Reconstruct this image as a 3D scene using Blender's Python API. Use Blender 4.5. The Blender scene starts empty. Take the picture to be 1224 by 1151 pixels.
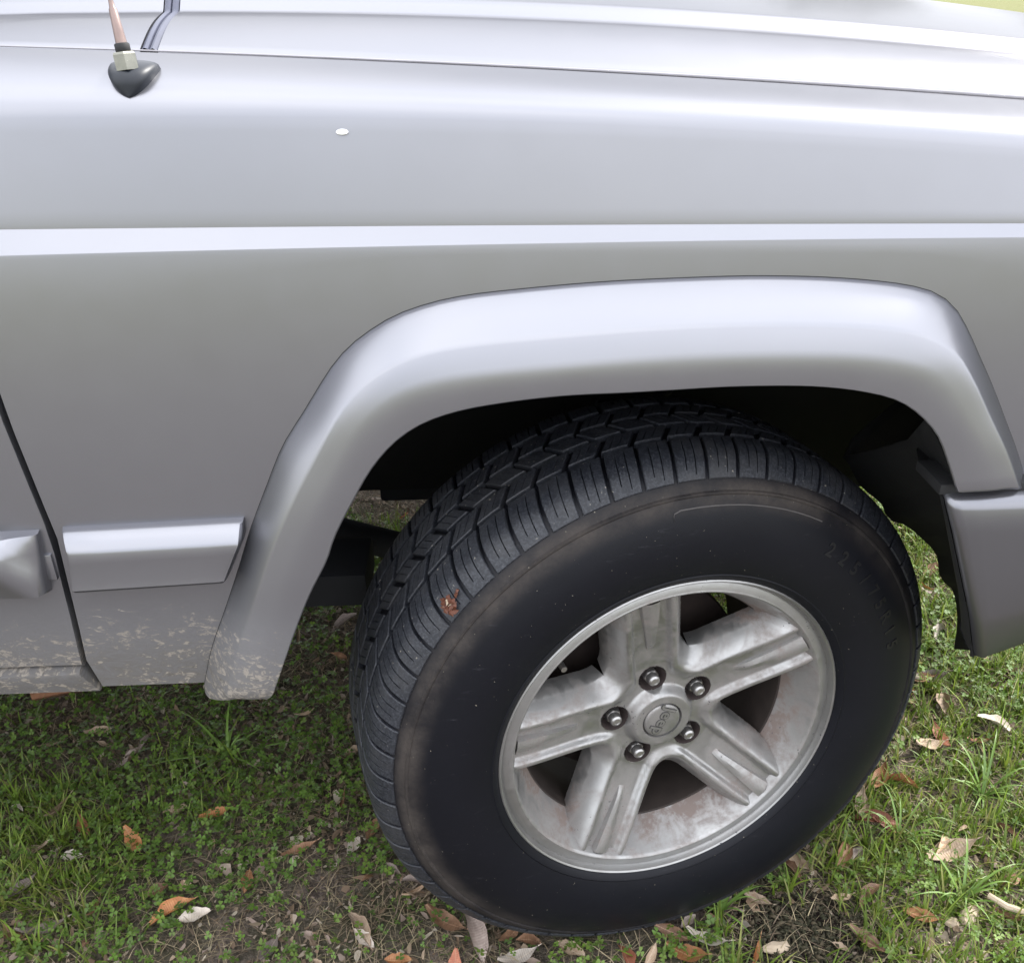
import bpy, bmesh, math, random
import numpy as np
from mathutils import Vector, Matrix, Euler
R = math.radians
random.seed(7)
rng = np.random.default_rng(11)
S = bpy.context.scene
COL = S.collection

# ------------------------------------------------------------------ camera
cam_d = bpy.data.cameras.new('camera'); cam = bpy.data.objects.new('camera', cam_d); COL.objects.link(cam)
cam_d.sensor_fit = 'HORIZONTAL'; cam_d.sensor_width = 36.0
cam_d.lens = 33.61457
cam_d.shift_y = 0.04617
cam_d.clip_start = 0.02; cam_d.clip_end = 3000
cam.matrix_world = Matrix(((0.9991, 0.0309, -0.0282, -0.2081), (-0.0397, 0.4901, -0.8708, -0.8277), (-0.0131, 0.8711, 0.4909, 1.0917), (0, 0, 0, 1)))
S.camera = cam

# ------------------------------------------------------------------ world, sun, exposure
SUN_EL, SUN_AZ = R(45), R(62)          # azimuth from +Y towards +X
w = bpy.data.worlds.new('World'); S.world = w; w.use_nodes = True
nt = w.node_tree; nt.nodes.clear()
o_ = nt.nodes.new('ShaderNodeOutputWorld'); bg = nt.nodes.new('ShaderNodeBackground')
sky = nt.nodes.new('ShaderNodeTexSky'); sky.sky_type = 'NISHITA'; sky.sun_disc = False
sky.sun_elevation = SUN_EL; sky.sun_rotation = SUN_AZ
sky.air_density = 1.0; sky.dust_density = 2.5; sky.ozone_density = 1.0
# thin overcast: the clear sky is mostly veiled by an even, faintly mottled cloud layer
tc = nt.nodes.new('ShaderNodeTexCoord')
nz = nt.nodes.new('ShaderNodeTexNoise'); nz.inputs['Scale'].default_value = 2.2; nz.inputs['Detail'].default_value = 5
cr = nt.nodes.new('ShaderNodeValToRGB')
cr.color_ramp.elements[0].position = 0.3; cr.color_ramp.elements[0].color = (6.2, 6.6, 7.4, 1)
cr.color_ramp.elements[1].position = 0.7; cr.color_ramp.elements[1].color = (9.6, 9.7, 10.0, 1)
mx = nt.nodes.new('ShaderNodeMixRGB'); mx.inputs[0].default_value = 0.92
bg.inputs['Strength'].default_value = 0.12
L = nt.links.new
L(tc.outputs['Generated'], nz.inputs['Vector']); L(nz.outputs['Fac'], cr.inputs['Fac'])
# an overcast dome is brighter overhead than at the horizon
sp_ = nt.nodes.new('ShaderNodeSeparateXYZ'); L(tc.outputs['Generated'], sp_.inputs[0])
el = nt.nodes.new('ShaderNodeMapRange'); el.inputs['From Min'].default_value = 0; el.inputs['From Max'].default_value = 1; el.inputs['To Min'].default_value = .84; el.inputs['To Max'].default_value = 1.22
L(sp_.outputs['Z'], el.inputs['Value'])
ml = nt.nodes.new('ShaderNodeVectorMath'); ml.operation = 'SCALE'; L(cr.outputs[0], ml.inputs[0]); L(el.outputs[0], ml.inputs['Scale'])
L(sky.outputs[0], mx.inputs[1]); L(ml.outputs[0], mx.inputs[2]); L(mx.outputs[0], bg.inputs['Color']); L(bg.outputs[0], o_.inputs[0])
sd = bpy.data.lights.new('sun', 'SUN'); sun = bpy.data.objects.new('sun', sd); COL.objects.link(sun)
sd.energy = 2.3; sd.angle = R(14); sd.color = (1, .96, .9)
sv = Vector((math.sin(SUN_AZ)*math.cos(SUN_EL), math.cos(SUN_AZ)*math.cos(SUN_EL), math.sin(SUN_EL)))
sun.rotation_euler = sv.to_track_quat('Z', 'Y').to_euler(); sun.location = sv*20
S.view_settings.view_transform = 'Standard'; S.view_settings.look = 'None'
S.view_settings.gamma = 1; S.view_settings.use_curve_mapping = False
S.view_settings.exposure = 1.40

# ------------------------------------------------------------------ helpers
def lerp(a, b, t): return a+(b-a)*t
def sstep(a, b, x):
    t = np.clip((x-a)/(b-a), 0, 1); return t*t*(3-2*t)
def mesh_obj(name, V, F, mat, parent=None, smooth=True, sharp=None, col=None):
    me = bpy.data.meshes.new(name); me.from_pydata([tuple(v) for v in V], [], [tuple(f) for f in F]); me.update()
    if mat: me.materials.append(mat)
    o = bpy.data.objects.new(name, me); COL.objects.link(o)
    if parent: o.parent = parent
    if smooth:
        me.polygons.foreach_set('use_smooth', [True]*len(me.polygons))
        if sharp is not None: me.set_sharp_from_angle(angle=R(sharp))
    return o
def big_mesh(name, V, F, mat, col=None, smooth=False):
    """V (n,3), F (m,k) arrays, col (n,3) point colours"""
    me = bpy.data.meshes.new(name); n = len(V); m, k = F.shape
    me.vertices.add(n); me.vertices.foreach_set('co', np.ascontiguousarray(V, dtype=np.float32).ravel())
    me.loops.add(m*k); me.loops.foreach_set('vertex_index', np.ascontiguousarray(F, dtype=np.int32).ravel())
    me.polygons.add(m); me.polygons.foreach_set('loop_start', np.arange(m, dtype=np.int32)*k)
    me.update(calc_edges=True)
    if col is not None:
        a = me.color_attributes.new('Col', 'FLOAT_COLOR', 'POINT')
        c4 = np.ones((n, 4), dtype=np.float32); c4[:, :3] = col; a.data.foreach_set('color', c4.ravel())
    if smooth: me.polygons.foreach_set('use_smooth', np.ones(m, dtype=bool))
    me.materials.append(mat)
    o = bpy.data.objects.new(name, me); COL.objects.link(o)
    return o
def grid_faces(n, m, closed=False, flip=False):
    F = []
    for i in range(n-1 if not closed else n):
        for j in range(m-1):
            a, b = i*m+j, ((i+1) % n)*m+j
            q = (a, b, b+1, a+1)
            F.append(q[::-1] if flip else q)
    return F
def loft(name, rows, mat, parent=None, sharp=40, flip=False, thick=0):
    n, m = len(rows), len(rows[0])
    V = [p for r in rows for p in r]
    o = mesh_obj(name, V, grid_faces(n, m, flip=flip), mat, parent, True, sharp)
    if thick:
        md = o.modifiers.new('thickness', 'SOLIDIFY'); md.thickness = thick; md.offset = -1
    return o
def lathe(prof, n=96, a0=0, a1=2*math.pi):
    """prof: list of (r, d); axis = local z.  returns V,F"""
    full = abs(a1-a0-2*math.pi) < 1e-6
    V = []; cnt = n if full else n+1
    for i in range(cnt):
        a = a0+(a1-a0)*i/n; c, s = math.cos(a), math.sin(a)
        V += [(r*c, r*s, d) for r, d in prof]
    return V, grid_faces(cnt, len(prof), closed=full)
def box(name, lo, hi, mat, parent=None, bev=0.003, seg=2):
    bm = bmesh.new(); bmesh.ops.create_cube(bm, size=1)
    for v in bm.verts: v.co = Vector([lerp(lo[k], hi[k], v.co[k]+.5) for k in range(3)])
    if bev: bmesh.ops.bevel(bm, geom=bm.edges[:], offset=bev, segments=seg, affect='EDGES', profile=.6)
    me = bpy.data.meshes.new(name); bm.to_mesh(me); bm.free(); me.materials.append(mat)
    o = bpy.data.objects.new(name, me); COL.objects.link(o)
    if parent: o.parent = parent
    me.polygons.foreach_set('use_smooth', [True]*len(me.polygons)); me.set_sharp_from_angle(angle=R(35))
    return o
def tube(name, pts, rad, mat, parent=None, n=12):
    V = []; P = [Vector(p) for p in pts]
    if not hasattr(rad, '__len__'): rad = [rad]*len(P)
    for i, p in enumerate(P):
        t = (P[min(i+1, len(P)-1)]-P[max(i-1, 0)]).normalized()
        u = t.orthogonal().normalized() if i == 0 else (u-t*u.dot(t)).normalized()
        v = t.cross(u)
        V += [p+(u*math.cos(2*math.pi*k/n)+v*math.sin(2*math.pi*k/n))*rad[i] for k in range(n)]
    F = []
    for i in range(len(P)-1):
        for k in range(n):
            F.append((i*n+k, i*n+(k+1) % n, (i+1)*n+(k+1) % n, (i+1)*n+k))
    F.append(tuple(range(n))[::-1]); F.append(tuple(range((len(P)-1)*n, len(P)*n)))
    return mesh_obj(name, V, F, mat, parent, True, 50)
def catmull(P, n):
    P = [np.array(p, float) for p in P]
    d = [0]
    for a, b in zip(P, P[1:]): d.append(d[-1]+max(np.linalg.norm(b-a), 1e-6)**.5)
    d = np.array(d); Q = np.array(P)
    tan = np.zeros_like(Q)
    for i in range(len(P)):
        if 0 < i < len(P)-1:
            h0, h1 = d[i]-d[i-1], d[i+1]-d[i]
            tan[i] = ((Q[i]-Q[i-1])/h0*h1+(Q[i+1]-Q[i])/h1*h0)/(h0+h1)
    tan[0] = (Q[1]-Q[0])/(d[1]-d[0]); tan[-1] = (Q[-1]-Q[-2])/(d[-1]-d[-2])
    # even in arc length
    ts = np.linspace(0, d[-1], 400); out = []
    for t in ts:
        i = min(max(np.searchsorted(d, t)-1, 0), len(P)-2); h = d[i+1]-d[i]; s = (t-d[i])/h
        out.append((2*s**3-3*s**2+1)*Q[i]+(s**3-2*s**2+s)*h*tan[i]+(-2*s**3+3*s**2)*Q[i+1]+(s**3-s**2)*h*tan[i+1])
    out = np.array(out); L = np.r_[0, np.cumsum(np.linalg.norm(np.diff(out, axis=0), axis=1))]
    q = np.linspace(0, L[-1], n)
    return np.stack([np.interp(q, L, out[:, k]) for k in range(out.shape[1])], 1)
def tag(o, label=None, cat=None, group=None, kind=None):
    if label: o['label'] = label
    if cat: o['category'] = cat
    if group: o['group'] = group
    if kind: o['kind'] = kind
    return o
def empty(name, loc=(0, 0, 0), parent=None):
    o = bpy.data.objects.new(name, None); COL.objects.link(o); o.location = loc; o.empty_display_size = .1
    if parent: o.parent = parent
    return o

# ------------------------------------------------------------------ materials
def new_mat(name):
    m = bpy.data.materials.new(name); m.use_nodes = True
    t = m.node_tree; b = t.nodes['Principled BSDF']
    return m, t, b
def N(t, typ, **kw):
    n = t.nodes.new(typ)
    for k, v in kw.items():
        if k.startswith('i_'):
            key = k[2:]; key = int(key) if key.isdigit() else key.replace('_', ' ')
            n.inputs[key].default_value = v
        else: setattr(n, k, v)
    return n
def noise(t, vec, scale, detail=4, rough=.6, dist=0):
    n = N(t, 'ShaderNodeTexNoise', i_Scale=scale, i_Detail=detail, i_Roughness=rough, i_Distortion=dist)
    if vec is not None: t.links.new(vec, n.inputs['Vector'])
    return n.outputs['Fac']
def mathn(t, op, a, b=None, clamp=False):
    n = N(t, 'ShaderNodeMath', operation=op, use_clamp=clamp)
    for i, x in enumerate((a, b)):
        if x is None: continue
        if isinstance(x, (int, float)): n.inputs[i].default_value = x
        else: t.links.new(x, n.inputs[i])
    return n.outputs[0]
def ramp01(t, x, a, b):
    n = N(t, 'ShaderNodeMapRange', interpolation_type='SMOOTHSTEP', clamp=True)
    n.inputs['From Min'].default_value = a; n.inputs['From Max'].default_value = b
    t.links.new(x, n.inputs['Value']); return n.outputs[0]
def mixc(t, f, a, b):
    n = N(t, 'ShaderNodeMixRGB')
    for i, x in enumerate((f, a, b)):
        if isinstance(x, (int, float)): n.inputs[i].default_value = x
        elif isinstance(x, tuple): n.inputs[i].default_value = (*x, 1) if len(x) == 3 else x
        else: t.links.new(x, n.inputs[i])
    return n.outputs[0]
def objco(t): return N(t, 'ShaderNodeTexCoord').outputs['Object']
def mapping(t, v, scale=(1, 1, 1), rot=(0, 0, 0)):
    n = N(t, 'ShaderNodeMapping'); n.inputs['Scale'].default_value = scale; n.inputs['Rotation'].default_value = rot
    t.links.new(v, n.inputs['Vector']); return n.outputs[0]
def bump(t, b, h, strength, dist=.001):
    n = N(t, 'ShaderNodeBump', i_Strength=strength, i_Distance=dist); t.links.new(h, n.inputs['Height']); t.links.new(n.outputs[0], b.inputs['Normal'])

def make_paint(name, mud=True, k=1.0):
    m, t, b = new_mat(name); l = t.links.new
    co = objco(t)
    base = mixc(t, noise(t, co, 3.0, 2), (.300*k, .300*k, .322*k), (.320*k, .320*k, .344*k))
    rough = mathn(t, 'ADD', mathn(t, 'MULTIPLY', noise(t, co, 30, 3), .06), .27)
    met = None
    if mud:
        sx = N(t, 'ShaderNodeSeparateXYZ'); l(co, sx.inputs[0])
        low = ramp01(t, sx.outputs['Z'], .63, .48)
        # smeared splashes, drawn out along a slant
        mv = mapping(t, co, (55, 26, 105), (0, R(-32), 0))
        n1 = noise(t, mv, 1.0, 6, .62, 1.2)
        big = noise(t, co, 9, 3)
        th = mathn(t, 'SUBTRACT', .81, mathn(t, 'MULTIPLY', mathn(t, 'MULTIPLY', low, big), .60))
        splash = ramp01(t, mathn(t, 'SUBTRACT', n1, th), -.012, .045)
        n4 = noise(t, mapping(t, co, (150, 60, 260), (0, R(-32), 0)), 1.0, 4, .65, .8)
        splash = mathn(t, 'MULTIPLY', splash, ramp01(t, n4, .42, .60))
        # fine dried drops between the smears
        drops = mathn(t, 'MULTIPLY', ramp01(t, noise(t, co, 330, 2, .5), .69, .74), mathn(t, 'MULTIPLY', low, ramp01(t, big, .42, .62)))
        splash = mathn(t, 'MULTIPLY', mathn(t, 'MAXIMUM', splash, drops), ramp01(t, sx.outputs['Z'], .60, .565))
        splash = mathn(t, 'MULTIPLY', splash, .62)
        film = mathn(t, 'MULTIPLY', ramp01(t, sx.outputs['Z'], .59, .455), mathn(t, 'ADD', mathn(t, 'MULTIPLY', n1, 1.1), .2), True)
        base = mixc(t, film, base, (.125, .113, .096))
        base = mixc(t, splash, base, (.43, .38, .32))
        dirt = mathn(t, 'MAXIMUM', splash, mathn(t, 'MULTIPLY', film, .9))
        rough = mathn(t, 'ADD', rough, mathn(t, 'MULTIPLY', dirt, .5), True)
        l(mathn(t, 'SUBTRACT', .84, mathn(t, 'MULTIPLY', dirt, .84)), b.inputs['Metallic'])
        l(mathn(t, 'SUBTRACT', .18, mathn(t, 'MULTIPLY', dirt, .18)), b.inputs['Coat Weight'])
    else:
        b.inputs['Metallic'].default_value = .84; b.inputs['Coat Weight'].default_value = .18
    l(base, b.inputs['Base Color']); l(rough, b.inputs['Roughness'])
    b.inputs['Coat Roughness'].default_value = .13; b.inputs['Specular Tint'].default_value = (.25, .25, .25, 1)
    return m
PAINT = make_paint('silver_paint')
BPAINT = make_paint('aged_bumper_paint', False, .70)
def simple(name, col, rough=.6, metal=0, var=.25, scale=40, bumpk=0, coat=0):
    m, t, b = new_mat(name); co = objco(t)
    n = noise(t, co, scale, 5)
    c2 = tuple(c*(1-var) for c in col); c1 = tuple(min(1, c*(1+var)) for c in col)
    t.links.new(mixc(t, n, c2, c1), b.inputs['Base Color'])
    b.inputs['Metallic'].default_value = metal
    t.links.new(mathn(t, 'ADD', mathn(t, 'MULTIPLY', n, .15), rough-.07), b.inputs['Roughness'])
    if coat: b.inputs['Coat Weight'].default_value = coat
    if bumpk: bump(t, b, noise(t, co, scale*6, 3), bumpk)
    return m
BLACK = simple('black_plastic', (.018, .018, .019), .7, bumpk=.15)
LINER = simple('liner_plastic', (.0055, .0055, .0058), .9, bumpk=.2)
UNDER = simple('underbody_black', (.010, .011, .014), .8, bumpk=.3)
RUBSEAL = simple('rubber_seal', (.075, .08, .115), .45)
CHROME = simple('chrome', (.24, .235, .20), .24, 1, .4, 120)
MAST = simple('rusty_mast', (.27, .20, .18), .36, .6, .35, 90)
ANTRUB = simple('antenna_rubber', (.014, .017, .024), .42)
STEELNUT = simple('nut_steel', (.42, .41, .40), .33, .9, .3, 150)
RUST = simple('brake_iron', (.030, .020, .017), .75, .3, .5, 60, .3)
GLASS, _t, _b = new_mat('window_glass'); _b.inputs['Base Color'].default_value = (.05, .06, .06, 1); _b.inputs['Roughness'].default_value = .03
_t.links.new(mixc(_t, noise(_t, objco(_t), 3), (.03, .035, .035), (.05, .055, .055)), _b.inputs['Base Color'])
LAMPG = simple('amber_lamp', (.7, .25, .03), .15)

def make_wheel_paint():
    m, t, b = new_mat('wheel_alloy'); l = t.links.new; co = objco(t)
    sx = N(t, 'ShaderNodeSeparateXYZ'); l(co, sx.inputs[0])
    rr = mathn(t, 'SQRT', mathn(t, 'ADD', mathn(t, 'MULTIPLY', sx.outputs[0], sx.outputs[0]), mathn(t, 'MULTIPLY', sx.outputs[1], sx.outputs[1])))
    n1 = noise(t, co, 22, 6, .65, .6); n2 = noise(t, co, 130, 4, .7)
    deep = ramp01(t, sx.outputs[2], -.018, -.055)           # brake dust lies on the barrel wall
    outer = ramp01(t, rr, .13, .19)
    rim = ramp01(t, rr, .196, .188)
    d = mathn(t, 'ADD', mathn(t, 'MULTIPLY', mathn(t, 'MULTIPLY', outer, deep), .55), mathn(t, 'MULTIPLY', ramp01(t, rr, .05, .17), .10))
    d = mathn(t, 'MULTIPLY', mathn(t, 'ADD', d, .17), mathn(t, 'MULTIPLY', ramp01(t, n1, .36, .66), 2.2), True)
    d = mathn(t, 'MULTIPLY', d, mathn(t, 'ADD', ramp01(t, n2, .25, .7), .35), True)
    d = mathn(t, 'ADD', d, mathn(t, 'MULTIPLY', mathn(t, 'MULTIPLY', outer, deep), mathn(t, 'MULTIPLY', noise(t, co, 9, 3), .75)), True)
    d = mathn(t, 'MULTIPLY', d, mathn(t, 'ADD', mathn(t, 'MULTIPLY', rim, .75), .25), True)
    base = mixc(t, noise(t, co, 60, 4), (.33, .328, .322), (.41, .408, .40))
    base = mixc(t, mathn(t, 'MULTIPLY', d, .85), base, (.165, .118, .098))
    chip = mathn(t, 'MULTIPLY', mathn(t, 'GREATER_THAN', noise(t, co, 260, 3), .67), mathn(t, 'GREATER_THAN', noise(t, co, 14, 3), .585))
    base = mixc(t, chip, base, (.035, .035, .045))
    l(base, b.inputs['Base Color'])
    l(mathn(t, 'SUBTRACT', .85, mathn(t, 'MULTIPLY', mathn(t, 'MAXIMUM', d, chip), .8)), b.inputs['Metallic'])
    l(mathn(t, 'ADD', .34, mathn(t, 'MULTIPLY', d, .4), True), b.inputs['Roughness'])
    bump(t, b, n2, .12, .0008)
    return m
ALLOY = make_wheel_paint()

def make_tyre():
    m, t, b = new_mat('tyre_rubber'); l = t.links.new; co = objco(t)
    sx = N(t, 'ShaderNodeSeparateXYZ'); l(co, sx.inputs[0])
    rr = mathn(t, 'SQRT', mathn(t, 'ADD', mathn(t, 'MULTIPLY', sx.outputs[0], sx.outputs[0]), mathn(t, 'MULTIPLY', sx.outputs[1], sx.outputs[1])))
    n1 = noise(t, co, 14, 5, .65); n2 = noise(t, co, 240, 3, .7)
    b.inputs['Specular IOR Level'].default_value = .22
    ring = mathn(t, 'MULTIPLY', ramp01(t, rr, .286, .309), ramp01(t, rr, .326, .312))
    left = ramp01(t, mathn(t, 'SUBTRACT', sx.outputs[1], sx.outputs[0]), -.25, .25)   # dust on the side the wheel sprays
    dust = mathn(t, 'MULTIPLY', mathn(t, 'MULTIPLY', ring, mathn(t, 'ADD', mathn(t, 'MULTIPLY', left, .60), .15)), mathn(t, 'ADD', ramp01(t, n1, .3, .65), .2), True)
    dust = mathn(t, 'MULTIPLY', dust, mathn(t, 'ADD', mathn(t, 'MULTIPLY', n2, .7), .25), True)
    base = mixc(t, n1, (.0045, .0048, .0072), (.008, .0085, .0125))
    base = mixc(t, dust, base, (.098, .082, .070))
    spk = mathn(t, 'GREATER_THAN', noise(t, co, 330, 2, .5), .765)
    scuff = mathn(t, 'MULTIPLY', ramp01(t, noise(t, mapping(t, co, (30, 160, 30), (0, 0, .5)), 1.0, 5, .7), .62, .74), .35)
    base = mixc(t, scuff, base, (.05, .05, .058))
    base = mixc(t, mathn(t, 'MULTIPLY', spk, .6), base, (.42, .38, .30))
    l(base, b.inputs['Base Color'])
    l(mathn(t, 'ADD', .45, mathn(t, 'MULTIPLY', dust, .4), True), b.inputs['Roughness'])
    bump(t, b, n2, .12, .0006)
    return m
TYRE = make_tyre()
def make_tread():
    m, t, b = new_mat('tread_rubber'); l = t.links.new
    co = N(t, 'ShaderNodeNewGeometry').outputs['Position']
    n1 = noise(t, co, 40, 5, .65); n2 = noise(t, co, 420, 3, .7)
    base = mixc(t, n1, (.0065, .0075, .0105), (.016, .018, .025))
    base = mixc(t, mathn(t, 'MULTIPLY', ramp01(t, n2, .46, .62), .55), base, (.058, .062, .074))
    base = mixc(t, mathn(t, 'MULTIPLY', ramp01(t, noise(t, co, 13, 4, .7), .48, .66), .4), base, (.045, .044, .046))
    spk = mathn(t, 'MULTIPLY', mathn(t, 'GREATER_THAN', noise(t, co, 210, 3, .6), .70), mathn(t, 'GREATER_THAN', noise(t, co, 18, 2), .50))
    base = mixc(t, mathn(t, 'MULTIPLY', spk, .8), base, (.30, .27, .22))
    l(base, b.inputs['Base Color']); l(mathn(t, 'ADD', .34, mathn(t, 'MULTIPLY', n1, .35)), b.inputs['Roughness'])
    bump(t, b, n2, .25, .001)
    return m
TREAD = make_tread()
LETTER = simple('letter_rubber', (.004, .004, .0055), .5)
LOGODARK = simple('logo_recess', (.07, .068, .066), .6, .3)

# ================================================================== GROUND
def gz(x, y):
    x = np.asarray(x, float); y = np.asarray(y, float)
    f = np.sin(x*5.1+1.3)*np.cos(y*4.3+.4)*.005+np.sin(x*13.7+y*9.1)*.003+np.sin(y*21.3-x*17.1+2)*.002
    return f*np.clip(4-np.hypot(x, y), 0, 1)-.006
def make_ground_mat():
    m, t, b = new_mat('soil_and_thatch'); l = t.links.new
    co = N(t, 'ShaderNodeNewGeometry').outputs['Position']
    n1 = noise(t, co, 6, 6, .65); n2 = noise(t, co, 60, 6, .7); n3 = noise(t, co, 240, 4, .7)
    c = mixc(t, ramp01(t, n2, .35, .65), (.090, .070, .060), (.25, .20, .17))
    c = mixc(t, mathn(t, 'MULTIPLY', ramp01(t, n3, .5, .7), .6), c, (.33, .26, .21))
    # the turf: olive green where no blade is built any more
    sx = N(t, 'ShaderNodeSeparateXYZ'); l(co, sx.inputs[0])
    far = ramp01(t, N_len(t, co), 3.2, 6.5)
    g = mixc(t, ramp01(t, noise(t, co, 5, 5), .35, .65), (.13, .145, .05), (.20, .20, .09))
    g = mixc(t, ramp01(t, noise(t, co, 90, 4), .5, .7), g, (.15, .12, .08))
    near = mathn(t, 'MULTIPLY', ramp01(t, n1, .35, .6), .6)
    sy = N(t, 'ShaderNodeSeparateXYZ'); l(co, sy.inputs[0])
    front = ramp01(t, sy.outputs['Y'], -.25, -.6)
    c = mixc(t, mathn(t, 'MULTIPLY', near, mathn(t, 'SUBTRACT', 1.0, front)), c, (.05, .062, .022))
    c = mixc(t, mathn(t, 'MULTIPLY', front, .75), c, mixc(t, n2, (.105, .098, .10), (.20, .19, .19)))
    c = mixc(t, far, c, g)
    # bare dark mulch in front of the tyre
    dp = N(t, 'ShaderNodeVectorMath', operation='DISTANCE'); l(co, dp.inputs[0]); dp.inputs[1].default_value = (0.1904, -0.0031, 0)
    soil = ramp01(t, mathn(t, 'ADD', dp.outputs['Value'], mathn(t, 'MULTIPLY', n2, .12)), .17, .12)
    c = mixc(t, soil, c, mixc(t, n3, (.012, .008, .008), (.05, .034, .03)))
    l(c, b.inputs['Base Color']); b.inputs['Roughness'].default_value = .95; b.inputs['Specular IOR Level'].default_value = .15
    h = mathn(t, 'ADD', n2, mathn(t, 'MULTIPLY', n3, .5)); bump(t, b, h, .9, .012)
    return m
def N_len(t, v):
    n = N(t, 'ShaderNodeVectorMath', operation='LENGTH'); t.links.new(v, n.inputs[0]); return n.outputs['Value']
GROUND = make_ground_mat()
xs = np.r_[-900, -300, -100, -40, -15, -7, -4, np.linspace(-3, 3, 121), 4, 7, 15, 40, 100, 300, 900]
GX, GY = np.meshgrid(xs, xs, indexing='ij')
GZ = gz(GX, GY)
V = np.stack([GX, GY, GZ], -1).reshape(-1, 3); n = len(xs)
I = np.arange(n*n).reshape(n, n)
F = np.stack([I[:-1, :-1], I[1:, :-1], I[1:, 1:], I[:-1, 1:]], -1).reshape(-1, 4)
g = big_mesh('ground', V, F, GROUND, smooth=True); tag(g, kind='structure', label='brown soil with thin turf and leaf litter')

# ================================================================== CAR BODY
car = empty('car'); tag(car, 'silver off-road wagon with muddy lower panels and front wheel steered on a grass lawn', 'car')
GAP = [(-0.6405, 0.0000, 0.7735), (-0.6332, 0.0000, 0.7061), (-0.6261, 0.0000, 0.6334), (-0.6315, 0.0000, 0.5346), (-0.6366, 0.0000, 0.4758), (-0.6284, 0.0000, 0.4417)]   # door / fender cut line (x,z)
gzv = [p[2] for p in GAP][::-1]; gxv = [p[0] for p in GAP][::-1]
def gapx(z): return float(np.interp(z, gzv, gxv))
ZG = np.polyfit(*np.array([(-0.6080, 1.0558), (-0.4858, 1.0495), (-0.3259, 1.0406), (-0.1720, 1.0343), (-0.0328, 1.0241), (0.1185, 1.0129), (0.2923, 0.9997)]).T, 2)   # fender / hood cut height
ZS = np.polyfit(*np.array([(-0.5853, 1.0172), (-0.3189, 1.0158), (-0.0457, 1.0005), (0.2566, 0.9803)]).T, 2)                                # shoulder height
CT = np.polyfit(*np.array([(-0.6098, 0.9200), (-0.3991, 0.9180), (-0.1770, 0.9150), (0.0309, 0.9120), (0.2688, 0.9080)]).T, 2)                   # crease, upper edge
CB = np.polyfit(*np.array([(-0.6074, 0.9036), (-0.3983, 0.9038), (-0.1776, 0.9045), (0.0293, 0.9020), (0.2663, 0.8997)]).T, 2)                          # crease, lower edge
ev = np.polyval
FO = catmull([(-0.5171, 0.0000, 0.4401), (-0.4998, 0.0000, 0.4907), (-0.4768, 0.0000, 0.5418), (-0.4559, 0.0000, 0.5896), (-0.4354, 0.0000, 0.6389), (-0.4136, 0.0000, 0.6848), (-0.3933, -0.0000, 0.7253), (-0.3707, 0.0000, 0.7574), (-0.3385, 0.0000, 0.8024), (-0.3219, 0.0000, 0.8191), (-0.3021, 0.0000, 0.8331), (-0.2791, 0.0000, 0.8454), (-0.2456, 0.0000, 0.8557), (-0.2162, 0.0000, 0.8609), (-0.1782, 0.0000, 0.8644), (-0.1052, 0.0000, 0.8692), (-0.0320, 0.0000, 0.8712), (0.0416, 0.0000, 0.8713), (0.1161, 0.0000, 0.8673), (0.1734, 0.0000, 0.8597), (0.1974, 0.0000, 0.8524), (0.2150, 0.0000, 0.8406), (0.2308, 0.0000, 0.8210), (0.2462, 0.0000, 0.7970), (0.2673, 0.0000, 0.7639), (0.2875, 0.0000, 0.7295), (0.3058, 0.0000, 0.6983), (0.3235, 0.0000, 0.6643)], 72)
FM = catmull([(-0.4690, -0.0440, 0.4712), (-0.4471, -0.0440, 0.5273), (-0.4175, -0.0440, 0.5983), (-0.3840, -0.0440, 0.6687), (-0.3527, -0.0440, 0.7216), (-0.3344, -0.0440, 0.7546), (-0.3208, -0.0440, 0.7740), (-0.3018, -0.0440, 0.7921), (-0.2755, -0.0440, 0.8073), (-0.2456, -0.0440, 0.8155), (-0.2126, -0.0440, 0.8198), (-0.1333, -0.0440, 0.8254), (-0.0461, -0.0440, 0.8302), (0.0380, -0.0440, 0.8310), (0.1240, -0.0440, 0.8272), (0.1676, -0.0440, 0.8201), (0.1988, -0.0440, 0.8080), (0.2178, -0.0440, 0.7890), (0.2438, -0.0440, 0.7509), (0.2671, -0.0440, 0.7179), (0.2890, -0.0440, 0.6802)], 72)
FL = catmull([(-0.4278, -0.0502, 0.4722), (-0.3964, -0.0502, 0.5479), (-0.3773, -0.0502, 0.5893), (-0.3578, -0.0502, 0.6252), (-0.3482, -0.0502, 0.6495), (-0.3285, -0.0502, 0.6854), (-0.3073, -0.0502, 0.7198), (-0.2846, -0.0502, 0.7448), (-0.2608, -0.0502, 0.7606), (-0.2295, -0.0502, 0.7715), (-0.1838, -0.0502, 0.7790), (-0.1332, -0.0502, 0.7835), (-0.0826, -0.0502, 0.7847), (-0.0442, -0.0502, 0.7860), (0.0128, -0.0502, 0.7878), (0.0851, -0.0502, 0.7858), (0.1295, -0.0502, 0.7794), (0.1604, -0.0502, 0.7703), (0.1838, -0.0502, 0.7553), (0.2027, -0.0502, 0.7360), (0.2163, -0.0502, 0.7126), (0.2330, -0.0502, 0.6790)], 72)

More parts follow.
